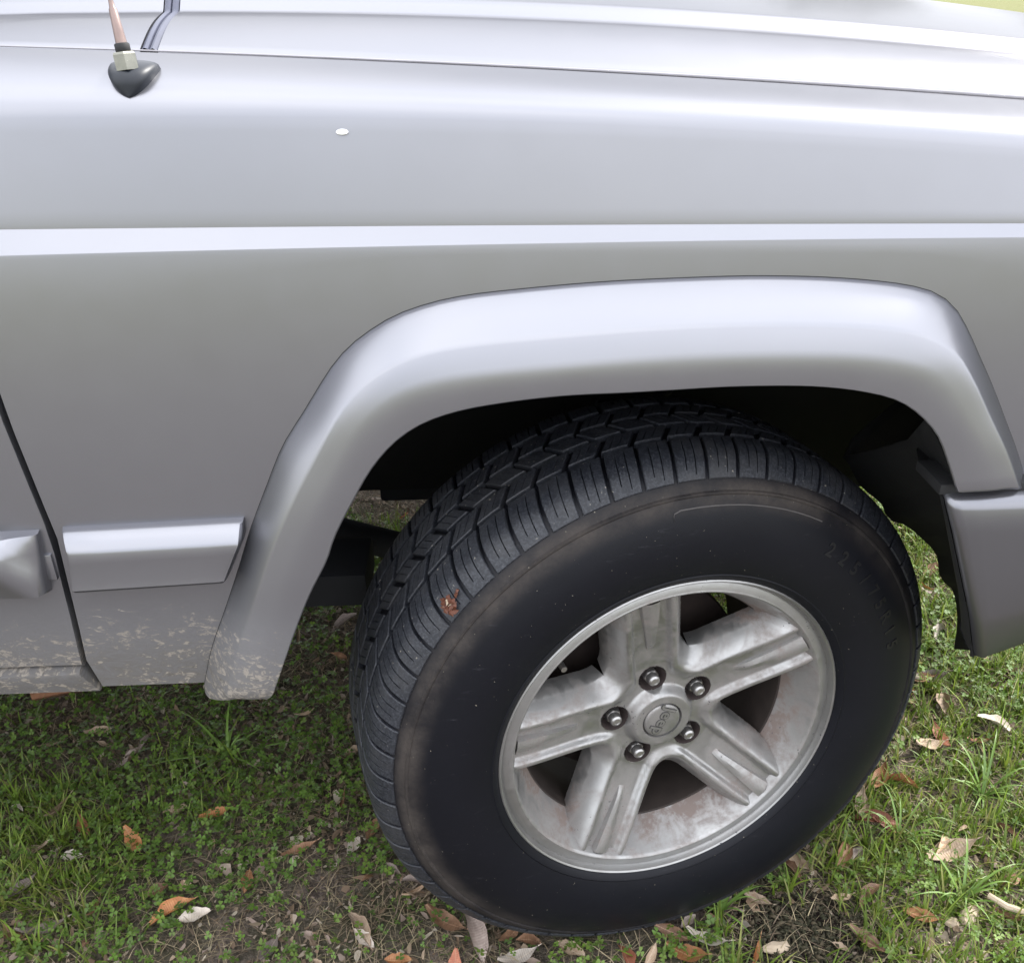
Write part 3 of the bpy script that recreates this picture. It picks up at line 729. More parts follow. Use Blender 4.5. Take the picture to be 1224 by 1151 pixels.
# centre cap with raised script
Vc, Fc = lathe([(.0001, -.0296), (.010, -.0297), (.0185, -.0301), (.0212, -.0306), (.0224, -.0318), (.0228, -.0335), (.0229, -.04)], 64)
mesh_obj('centre_cap', Vc, [f[::-1] for f in Fc], ALLOY, wheel, True, 40)
def text_mesh(txt, size, ext, off, name, mat, bev=0):
    cu = bpy.data.curves.new(name, 'FONT'); cu.body = txt; cu.size = size; cu.extrude = ext; cu.offset = off; cu.align_x = 'CENTER'; cu.align_y = 'CENTER'; cu.space_character = 1.06; cu.resolution_u = 3; cu.bevel_depth = bev
    o = bpy.data.objects.new(name, cu); COL.objects.link(o)
    dg = bpy.context.evaluated_depsgraph_get(); me = bpy.data.meshes.new_from_object(o.evaluated_get(dg))
    bpy.data.objects.remove(o); me.materials.clear(); me.materials.append(mat)
    return me
TA = -2.01898
for nm, off, z, mt, ex in (('logo_outline', .00125, -.0296, LOGODARK, .0003), ('logo_script', .0003, -.0293, ALLOY, .0005)):
    me = text_mesh('Jeep', .0216, ex, off, nm, mt)
    o = bpy.data.objects.new(nm, me); COL.objects.link(o); o.parent = wheel; o.location = (0, 0, z); o.rotation_euler = (0, 0, TA)
# valve stem
tube('valve_stem', [(.153*math.cos(R(142)), .153*math.sin(R(142)), -.062), (.1515*math.cos(R(142)), .1515*math.sin(R(142)), -.052), (.1505*math.cos(R(142)), .1505*math.sin(R(142)), -.042)], [.0045, .0040, .0036], STEELNUT, wheel, 10)
# brake behind the spokes
Vb, Fb = lathe([(.045, -.075), (.060, -.085), (.062, -.115), (.138, -.118), (.140, -.121), (.140, -.135), (.138, -.138), (.05, -.138)], 64)
mesh_obj('brake_disc', Vb, Fb, RUST, wheel, True, 30)
Vh, Fh = lathe([(.0001, -.060), (.0710, -.066), (.0720, -.070), (.072, -.080), (.05, -.085)], 48)
mesh_obj('hub_plate', Vh, Fh, RUST, wheel, True, 30)

# --- tyre carcass
TW = -.213
prof = [(.2035, -.012), (.2065, -.0015), (.2090, .0010), (.2105, .0030), (.216, .0058), (.2175, .0052), (.226, .0085), (.242, .0122), (.258, .0132), (.272, .0122), (.2875, .0085), (.300, .0040), (.3070, .0008), (.3085, .0014), (.3105, .0010), (.3115, -.0012), (.3170, -.0045), (.3265, -.012), (.3345, -.0225), (.3385, -.033), (.3405, -.060), (.3415, -.106)]
full = prof+[(r, TW-d) for r, d in prof[::-1][1:]]
Vt, Ft = lathe(full, 180); mesh_obj('tyre', Vt, Ft, TYRE, wheel, True, 28)
# --- tread blocks
PITCH = 60; DA = 2*math.pi/PITCH
SP = [(.3135, -.0015), (.3200, -.0045), (.3290, -.0105), (.3375, -.0185), (.3432, -.0275), (.3462, -.040), (.3476, -.060), (.3482, -.080), (.3485, -.1065)]
SPd = np.r_[0, np.cumsum([math.dist(a, b) for a, b in zip(SP, SP[1:])])]; STOT = SPd[-1]
SPr = np.array([p[0] for p in SP]); SPz = np.array([p[1] for p in SP])
def surf(s):    # arc position from the outer shoulder across the tread (mirrored past the crown)
    if s <= STOT: return float(np.interp(s, SPd, SPr)), float(np.interp(s, SPd, SPz))
    r, z = surf(2*STOT-s); return r, TW-z
def block_mesh(name, s0, s1, w, skew, sipes, drop0=0, zig=0):
    """one rubber block: s0..s1 across, w = share of the pitch, skew(s) = slant in pitch units"""
    acol = [(0, -1), (0, -.15), (.03, 0)]
    for q in sipes: acol += [(q-.020, 0), (q-.011, -.5), (q+.011, -.5), (q+.020, 0)]
    acol += [(.97, 0), (1, -.15), (1, -1)]
    ns = max(4, int((s1-s0)/.0055)+2)
    sl = [s0+(s1-s0)*k/(ns-1) for k in range(ns)]
    srow = [(sl[0], -1), (sl[0], -.15), (sl[0]+.0009, 0)]+[(x, 0) for x in sl[1:-1]]+[(sl[-1]-.0009, 0), (sl[-1], -.15), (sl[-1], -1)]
    V = []
    for s, hs in srow:
        r, z = surf(s); r2, z2 = surf(s+.002); r1, z1 = surf(s-.002)
        nx, nz_ = -(z2-z1), (r2-r1); ln = math.hypot(nx, nz_); nx, nz_ = nx/ln, nz_/ln
        if nx < 0: nx, nz_ = -nx, -nz_
        for a, ha in acol:
            f = (s-s0)/(s1-s0)
            if ha == -.5 and not (.12+.10*math.sin(a*40) < f < .80+.14*math.sin(a*23)): ha = 0
            h = min(hs, ha)*.0066
            aa = (a-.5)*w*DA*(1-.10*zig*math.sin(math.pi*f))+skew(s)*DA
            rr, zz = r+nx*h, z+nz_*h
            V.append((rr*math.cos(aa), rr*math.sin(aa), zz))
    me = bpy.data.meshes.new(name); me.from_pydata(V, [], grid_faces(len(srow), len(acol), flip=True)); me.update()
    me.materials.append(TREAD); me.polygons.foreach_set('use_smooth', [True]*len(me.polygons)); me.set_sharp_from_angle(angle=R(25))
    return me
ks = lambda s: -.55*(s/STOT)**1.3
def sk_sh(s): return .42*(s/.075)**1.6*-1
S1, S2, S3 = .0700, .0755, .1050
b_sh = block_mesh('tread_block', .010, S1, .885, sk_sh, (.34, .66))
b_m1 = block_mesh('tread_block', S2, S2+.0265, .80, lambda s: -.42-(s-S2)/.03*.55, (.36, .7))
b_c = block_mesh('tread_block', S2+.0315, S2+.055, .82, lambda s: -.95+(s-S2-.03)/.03*.45, (.35, .68))
b_m2 = block_mesh('tread_block', S2+.060, S2+.086, .80, lambda s: -.50-(s-S2-.06)/.03*.5, (.36, .7))
END = 2*STOT
b_in = block_mesh('tread_block', S2+.0915, END-.004, .86, lambda s: -1.0-.3*(s-S2-.0915)/.07, (.26, .5, .74))
rest = [[], []]
for k in range(PITCH):
    for row, (me, ph) in enumerate(((b_sh, 0), (b_m1, .1), (b_c, .45), (b_m2, .2), (b_in, .6))):
        a = (k+ph)*DA; vis = R(38) < (a % (2*math.pi)) < R(262)
        if vis and row < 4:
            o = bpy.data.objects.new('tread_block', me); COL.objects.link(o); o.parent = wheel; o.rotation_euler = (0, 0, a)
        else:
            n0 = len(rest[0]); c, s_ = math.cos(a), math.sin(a)
            rest[0] += [(v.co.x*c-v.co.y*s_, v.co.x*s_+v.co.y*c, v.co.z) for v in me.vertices]
            rest[1] += [tuple(i+n0 for i in p.vertices) for p in me.polygons]
o = mesh_obj('tread', rest[0], rest[1], TREAD, wheel, True, 25); o['kind'] = 'stuff'
# fine ribs between the shoulder grooves, running round the tyre
# sidewall size lettering
for i, ch in enumerate('225/75R15'):
    a = R(54.5-4.7*i); me = text_mesh(ch, .022, .0005, 0.0004, 'size_letter', LETTER)
    o = bpy.data.objects.new('size_letter', me); COL.objects.link(o); o.parent = wheel
    rl = .2755; tilt = math.atan2(.0125-.0085, .0155)
    o.matrix_local = Matrix.Rotation(a, 4, 'Z')@Matrix.Translation((rl, 0, .0116))@Matrix.Rotation(R(-90), 4, 'Z')@Matrix.Rotation(-.19, 4, 'X')
# raised border of the sidewall panel near the top
V = []; F = []
pts = [(R(lerp(93, 60, k/30)), .2975) for k in range(31)]; pts = [(R(94.6), .288), (R(94.6), .292), (R(94.3), .2955)]+pts
for a, r in pts:
    z = float(np.interp(r, [.272, .2875, .300, .307], [.0122, .0085, .0040, .0008]))
    for dr, dz in ((-.0007, -.0003), (-.0003, .0007), (.0003, .0007), (.0007, -.0003)): V.append(((r+dr)*math.cos(a), (r+dr)*math.sin(a), z+dz))
mesh_obj('sidewall_rib', V, grid_faces(len(pts), 4), simple('dusty_rib', (.10, .092, .09), .7), wheel, True, 40)

# glint on the fender, put in as a small bright disc
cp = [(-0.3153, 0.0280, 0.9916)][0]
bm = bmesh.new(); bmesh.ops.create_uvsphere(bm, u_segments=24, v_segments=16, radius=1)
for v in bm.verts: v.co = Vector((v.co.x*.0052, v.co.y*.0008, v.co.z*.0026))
me = bpy.data.meshes.new('glint_disc'); bm.to_mesh(me); bm.free()
m_, t_, b_ = new_mat('glint_white'); b_.inputs['Base Color'].default_value = (.9, .9, .9, 1); b_.inputs['Roughness'].default_value = .12; b_.inputs['Metallic'].default_value = 1
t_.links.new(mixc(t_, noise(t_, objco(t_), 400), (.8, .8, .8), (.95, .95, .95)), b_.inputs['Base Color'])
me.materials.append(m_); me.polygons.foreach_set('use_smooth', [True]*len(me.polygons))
o = bpy.data.objects.new('glint_disc', me); COL.objects.link(o); o.parent = car
def side_y(x, z):
    P = upper_profile(x); return float(np.interp(z, [p[1] for p in P[:-2]], [p[0] for p in P[:-2]]))
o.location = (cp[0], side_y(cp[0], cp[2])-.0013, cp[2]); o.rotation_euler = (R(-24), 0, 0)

# ================================================================== LAWN
def vis_density(x, y):   # patchiness of the turf
    f = np.sin(x*7.3+y*3.1+.7)+np.sin(y*9.7-x*4.4+2.1)+np.sin(x*15.1+y*13.3)*.7+np.sin(x*3.1-1.0)*.6
    return f
SOIL = np.array((0.1904, -0.0031))
def in_tyre(x, y):
    q = x*math.cos(ST)+y*math.sin(ST); p = -(x*math.sin(ST)-y*math.cos(ST))
    return (np.abs(q) < .075) & (p > -.005) & (p < .21)
def strands(name, n, area, hgt, wid, lean, cols, mat, seg=3, keep=None, flat=False):
    x = rng.uniform(area[0], area[1], n); y = rng.uniform(area[2], area[3], n)
    k = np.ones(n, bool) if keep is None else keep(x, y)
    k &= ~in_tyre(x, y)
    x, y = x[k], y[k]; n = len(x)
    # blades grow in tufts
    tx = np.round(x*26+rng.normal(0, .3, n))/26; ty = np.round(y*26+rng.normal(0, .3, n))/26
    jx = np.sin(tx*991)*.017; jy = np.cos(ty*877+tx*311)*.017
    cl = rng.uniform(0, 1, n) < (.0 if flat else .6)
    x = np.where(cl, tx+jx+rng.normal(0, .007, n), x); y = np.where(cl, ty+jy+rng.normal(0, .007, n), y)
    z = gz(x, y); h = rng.uniform(hgt[0], hgt[1], n)*np.exp(rng.normal(0, .22, n)); wd = rng.uniform(wid[0], wid[1], n)
    az = rng.uniform(0, 2*np.pi, n); ln = np.abs(rng.normal(lean[0], lean[1], n))
    curv = rng.normal(0, .5, n)
    dx, dy = np.cos(az), np.sin(az); px, py = -dy, dx
    V = np.zeros((n, 2*seg+1, 3), np.float32); C = np.zeros((n, 2*seg+1, 3), np.float32)
    ci = rng.integers(0, len(cols), n); base = np.array(cols)[ci]*np.exp(rng.normal(0, .18, n))[:, None]
    X, Y_, Z_ = x.copy(), y.copy(), z-.004
    ang = ln*.5
    for s in range(seg+1):
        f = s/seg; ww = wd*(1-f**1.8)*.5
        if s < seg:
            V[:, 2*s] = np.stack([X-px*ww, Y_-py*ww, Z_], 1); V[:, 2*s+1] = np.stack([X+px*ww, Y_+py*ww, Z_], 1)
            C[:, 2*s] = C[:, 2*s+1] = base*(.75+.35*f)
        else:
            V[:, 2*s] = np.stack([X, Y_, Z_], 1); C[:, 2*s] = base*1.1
        st = h/seg
        X = X+dx*np.sin(ang)*st-py*0+px*np.sin(curv*f)*st*.4; Y_ = Y_+dy*np.sin(ang)*st+py*np.sin(curv*f)*st*.4; Z_ = np.maximum(Z_+np.cos(ang)*st, gz(X, Y_)+.001)
        ang = np.minimum(ang+ln/seg*1.1, 1.75)
    tri = []
    for s in range(seg):
        a = 2*s
        if s < seg-1: tri += [(a, a+1, a+3), (a, a+3, a+2)]
        else: tri += [(a, a+1, a+2)]
    tri = np.array(tri); F = (np.arange(n)[:, None, None]*(2*seg+1)+tri[None]).reshape(-1, 3)
    return big_mesh(name, V.reshape(-1, 3), F, mat, C.reshape(-1, 3))
def leafmat(name, trans=.25, rough=.5):
    m, t, b = new_mat(name); l = t.links.new
    a = N(t, 'ShaderNodeAttribute', attribute_name='Col')
    co = N(t, 'ShaderNodeNewGeometry').outputs['Position']
    c = mixc(t, mathn(t, 'MULTIPLY', noise(t, co, 500, 2), .5), a.outputs['Color'], (.11, .12, .04))
    l(c, b.inputs['Base Color']); b.inputs['Roughness'].default_value = rough
    tr = N(t, 'ShaderNodeBsdfTranslucent'); l(a.outputs['Color'], tr.inputs['Color'])
    ms = N(t, 'ShaderNodeMixShader', i_0=trans); l(b.outputs[0], ms.inputs[1]); l(tr.outputs[0], ms.inputs[2])
    l(ms.outputs[0], t.nodes['Material Output'].inputs['Surface'])
    return m
GRASS = leafmat('grass_blade', .3); STRAW = leafmat('dry_straw', .1, .8); CLOVER = leafmat('clover_leaf', .25)
greens = [(.14, .225, .022), (.17, .275, .026), (.11, .18, .022), (.22, .29, .04), (.29, .30, .08), (.19, .285, .03)]
dgreens = [(.10, .18, .03), (.125, .21, .035), (.09, .15, .028), (.18, .23, .06), (.28, .25, .13)]
straws = [(.37, .28, .18), (.46, .36, .235), (.27, .19, .14), (.33, .235, .185), (.20, .13, .10), (.52, .42, .27)]
def soilmask(x, y, r=.085): return np.hypot((x-SOIL[0])*.8, y-SOIL[1]) > r+.03*np.sin(x*60)+.02*np.sin(y*71)
def keep_right(x, y): return ((x > .12+.1*np.sin(y*9)) & (vis_density(x, y) > -1.3+rng.normal(0, .7, len(x))) | ((x <= .12) & (vis_density(x, y) > 1.5+rng.normal(0, .7, len(x))))) & soilmask(x, y)
def keep_left(x, y): return (vis_density(x*1.2+3, y*1.1) > -.3+rng.normal(0, .8, len(x))) & soilmask(x, y)
A = (-1.9, 1.9, -.55, 3.2); NA = (-1.15, 1.2, -.25, 1.7)
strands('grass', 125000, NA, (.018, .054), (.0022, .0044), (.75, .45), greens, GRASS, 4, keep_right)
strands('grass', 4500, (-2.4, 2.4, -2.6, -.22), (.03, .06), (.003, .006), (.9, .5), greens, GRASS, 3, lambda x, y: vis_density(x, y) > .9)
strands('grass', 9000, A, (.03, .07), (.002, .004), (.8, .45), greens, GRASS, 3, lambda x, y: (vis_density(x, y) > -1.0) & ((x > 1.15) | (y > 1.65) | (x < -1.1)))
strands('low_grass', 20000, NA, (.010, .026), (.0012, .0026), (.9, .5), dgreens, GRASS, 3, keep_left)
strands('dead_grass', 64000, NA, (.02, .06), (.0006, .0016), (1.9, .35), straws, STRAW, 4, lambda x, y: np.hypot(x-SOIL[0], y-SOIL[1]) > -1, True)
for o, lb in zip([o for o in COL.objects if o.name.split('.')[0] in ('grass', 'low_grass', 'dead_grass')], ['bright green lawn grass', 'lawn grass in front of the car', 'green lawn grass farther out', 'short dark green grass under the car', 'matted dry grass strands on the soil']):
    tag(o, lb, 'grass', kind='stuff')
# clover
def clover(n):
    x = rng.uniform(-1.1, .9, n); y = rng.uniform(-.15, 1.2, n)
    f = np.sin(x*8.3+1)+np.sin(y*10.1+x*3)+1.1*np.sin(x*23-y*17)*np.sin(y*29+x*11+1)+.5
    k = ((f > np.where(x < -.1, .15, .9)+rng.normal(0, .35, n)) | (rng.uniform(0, 1, n) < .10)) & ~in_tyre(x, y) & soilmask(x, y, .11); x, y = x[k], y[k]; n = len(x)
    h = rng.uniform(.008, .028, n); sz = rng.uniform(.0030, .0064, n); a0 = rng.uniform(0, 2*np.pi, n)
    tx, ty = rng.normal(0, .35, n), rng.normal(0, .35, n)
    cb = np.array([(.10, .205, .024), (.13, .24, .03), (.085, .165, .024), (.155, .255, .036)])[rng.integers(0, 4, n)]*np.exp(rng.normal(0, .15, n))[:, None]
    shape = np.array([(0, 0, 0), (.45, .42, .12), (.85, .50, .10), (1.0, .22, .04), (.92, 0, -.02), (1.0, -.22, .04), (.85, -.50, .10), (.45, -.42, .12)])
    V = []; C = []
    cz = gz(x, y)+h
    for j in range(3):
        a = a0+j*2*np.pi/3
        lx = shape[None, :, 0]*sz[:, None]; ly = shape[None, :, 1]*sz[:, None]; lz = shape[None, :, 2]*sz[:, None]
        X = lx*np.cos(a)[:, None]-ly*np.sin(a)[:, None]; Y_ = lx*np.sin(a)[:, None]+ly*np.cos(a)[:, None]
        Z_ = lz+X*tx[:, None]+Y_*ty[:, None]
        V.append(np.stack([X+x[:, None], Y_+y[:, None], Z_+cz[:, None]], -1)); C.append(np.repeat(cb[:, None], 8, 1)*(1+.0*j))
    V = np.stack(V, 1).reshape(-1, 3); C = np.stack(C, 1).reshape(-1, 3)
    tri = np.array([(0, i, i+1) for i in range(1, 7)]); m = n*3
    F = (np.arange(m)[:, None, None]*8+tri[None]).reshape(-1, 3)
    o = big_mesh('clover', V, F, CLOVER, C); tag(o, 'low bright clover patches in the turf', 'clover', kind='stuff')
clover(36000)
# crumbled leaf litter between the blades
nC = 42000
lx = rng.uniform(-1.1, 1.15, nC); ly = rng.uniform(-.2, 1.6, nC)
k = (np.sin(lx*9-1)+np.sin(ly*11+lx*5)+.7*np.sin(lx*23+ly*19) > -.6+rng.normal(0, .7, nC)) & (np.hypot(lx-SOIL[0], ly-SOIL[1]) > rng.uniform(.03, .16, nC)) & ~in_tyre(lx, ly); lx, ly = lx[k], ly[k]; nC = len(lx)
sz = rng.uniform(.0016, .0062, nC)*np.where(rng.uniform(0, 1, nC) < .07, 1.8, 1); a = rng.uniform(0, 6.28, nC); asp = rng.uniform(.25, .7, nC)
q = np.array([(-1, -.2, 0), (-.3, -1, 0), (.8, -.7, 0), (1, .3, 0), (.2, 1, 0), (-.7, .8, 0)]); q = q[None]*(1+rng.normal(0, .25, (nC, 6, 1)))
qx = q[..., 0]*sz[:, None]; qy = q[..., 1]*(sz*asp)[:, None]; tl = rng.normal(0, .45, (nC, 2))
X = qx*np.cos(a)[:, None]-qy*np.sin(a)[:, None]; Yy = qx*np.sin(a)[:, None]+qy*np.cos(a)[:, None]
Zz = X*tl[:, :1]+Yy*tl[:, 1:]+(qy*qy/np.maximum(sz, .001)[:, None])*rng.normal(0, 1.2, nC)[:, None]
V = np.stack([X+lx[:, None], Yy+ly[:, None], Zz+(gz(lx, ly)+rng.uniform(.001, .008, nC))[:, None]], -1).reshape(-1, 3)
pal = np.array([(.36, .26, .19), (.27, .17, .12), (.42, .33, .27), (.20, .12, .09), (.33, .24, .21), (.50, .42, .34), (.16, .10, .08)])
cc = np.repeat(pal[rng.integers(0, 7, nC)]*np.exp(rng.normal(0, .2, nC))[:, None], 6, 0)
F = (np.arange(nC)[:, None, None]*6+np.array([(0, 1, 2), (0, 2, 3), (0, 3, 4), (0, 4, 5)])[None]).reshape(-1, 3)
tag(big_mesh('leaf_litter', V, F, STRAW, cc), 'crumbled brown leaf litter between the blades', 'leaf litter', kind='stuff')
# mulch crumbs in the bare spot
nC = 1400
cx = SOIL[0]+rng.normal(0, .055, nC); cy = SOIL[1]+rng.normal(0, .045, nC); cz = gz(cx, cy)+rng.uniform(0, .006, nC)
sz = rng.uniform(.0012, .005, nC); T4 = np.array([(1, .2, 0), (-.8, .7, .1), (-.3, -.9, .1), (.1, .1, .9)])
RA = rng.uniform(0, 6.28, nC); el = rng.uniform(.6, 2.6, nC)
v = T4[None]*sz[:, None, None]*np.stack([el, np.ones(nC), np.ones(nC)*.8], 1)[:, None, :]
vx = v[..., 0]*np.cos(RA)[:, None]-v[..., 1]*np.sin(RA)[:, None]; vy = v[..., 0]*np.sin(RA)[:, None]+v[..., 1]*np.cos(RA)[:, None]
V = np.stack([vx+cx[:, None], vy+cy[:, None], v[..., 2]+cz[:, None]], -1).reshape(-1, 3)
F = (np.arange(nC)[:, None, None]*4+np.array([(0, 1, 3), (1, 2, 3), (2, 0, 3), (0, 2, 1)])[None]).reshape(-1, 3)
cc = np.repeat(np.array([(.02, .013, .012), (.04, .026, .022), (.012, .008, .008), (.09, .06, .045)])[rng.integers(0, 4, nC)], 4, 0)
tag(big_mesh('mulch', V, F, STRAW, cc), 'dark crumbled mulch in the bare spot', 'mulch', kind='stuff')

# ------------------------------------------------------------------ fallen leaves
def leaf_material(name, c1, c2, vein):
    m, t, b = new_mat(name); co = objco(t)
    n = noise(t, co, 70, 5, .7); oi = N(t, 'ShaderNodeObjectInfo')
    c = mixc(t, ramp01(t, n, .3, .7), c1, c2)
    hs = N(t, 'ShaderNodeHueSaturation'); t.links.new(c, hs.inputs['Color'])
    t.links.new(mathn(t, 'ADD', .62, mathn(t, 'MULTIPLY', oi.outputs['Random'], .75)), hs.inputs['Value'])
    sx = N(t, 'ShaderNodeSeparateXYZ'); t.links.new(co, sx.inputs[0])
    rib = ramp01(t, mathn(t, 'ABSOLUTE', sx.outputs[1]), .0011, .0004)
    c = mixc(t, mathn(t, 'MULTIPLY', rib, .6), hs.outputs[0], vein)
    spots = mathn(t, 'GREATER_THAN', noise(t, co, 260, 3), .66)
    c = mixc(t, mathn(t, 'MULTIPLY', spots, .55), c, tuple(x*.35 for x in c1))
    t.links.new(c, b.inputs['Base Color']); b.inputs['Roughness'].default_value = .6
    wv = N(t, 'ShaderNodeTexWave', i_Scale=90, i_Distortion=3); t.links.new(mapping(t, co, (1, .35, 1)), wv.inputs['Vector'])
    bump(t, b, wv.outputs['Fac'], .3, .0008)
    return m
LM = {'brown': leaf_material('leaf_brown', (.17, .085, .045), (.29, .165, .095), (.38, .24, .15)),
      'orange': leaf_material('leaf_orange', (.30, .115, .04), (.42, .20, .085), (.46, .28, .14)),
      'tan': leaf_material('leaf_tan', (.36, .25, .165), (.52, .39, .275), (.5, .4, .3)),
      'pale': leaf_material('leaf_pale', (.50, .43, .36), (.66, .58, .50), (.6, .5, .4)),
      'grey': leaf_material('leaf_grey', (.22, .17, .145), (.36, .29, .25), (.4, .33, .28)),
      'reddish': leaf_material('leaf_reddish', (.26, .085, .05), (.36, .15, .085), (.4, .22, .14))}
def leaf_mesh(L_, W_, curl, bend, wav, seed):
    rs = random.Random(seed); nu, nv = 9, 5; V = []
    for i in range(nu):
        f = i/(nu-1); hw = W_*.5*max(.02, math.sin(math.pi*min(1, f*.94+.05))**.8*(1.12-.5*abs(f-.55)))*(1+.12*math.sin(f*19+seed))
        bx = L_*(f-.5); bz = bend*L_*((f-.5)**2*4-.5)*.5
        for j in range(nv):
            g_ = (j/(nv-1)-.5)*2
            ca = curl*abs(g_); y = hw*g_*(math.cos(ca) if curl else 1); z = hw*abs(g_)*math.sin(ca)
            V.append((bx+.02*L_*math.sin(g_*3+seed), y, bz+z+wav*L_*math.sin(f*9+g_*2.2+seed)*.5))
    zmin = min(v[2] for v in V); V = [(a, b, c-zmin) for a, b, c in V]
    # stalk
    F = grid_faces(nu, nv); k = len(V); V += [(L_*.5, -.0006, V[-3][2]), (L_*.5, .0006, V[-4][2]), (L_*.62, 0, V[2][2]+.002)]
    F.append((k, k+1, k+2))
    return V, F
SHAPES = [(.062, .024, .5, .25, .03), (.055, .022, .9, -.3, .02), (.070, .026, .25, .4, .04), (.045, .024, .6, .2, .05), (.058, .017, 1.2, .5, .02), (.040, .020, .35, -.25, .04), (.075, .030, .7, -.2, .03)]
LMESH = {}
def get_leaf(shape, colr):
    key = (shape, colr)
    if key not in LMESH:
        V, F = leaf_mesh(*SHAPES[shape], shape*3+1)
        me = bpy.data.meshes.new('fallen_leaf'); me.from_pydata(V, [], F); me.update(); me.materials.append(LM[colr]); me.polygons.foreach_set('use_smooth', [True]*len(me.polygons)); LMESH[key] = me
    return LMESH[key]
def put_leaf(x, y, shape, colr, rz, sc, tilt, label, lift=.006):
    o = bpy.data.objects.new('fallen_leaf', get_leaf(shape, colr)); COL.objects.link(o)
    o.location = (x, y, float(gz(x, y))+lift); o.rotation_euler = (tilt[0], tilt[1], rz); o.scale = (sc, sc, sc)
    tag(o, label, 'leaf', 'fallen leaves on the lawn')
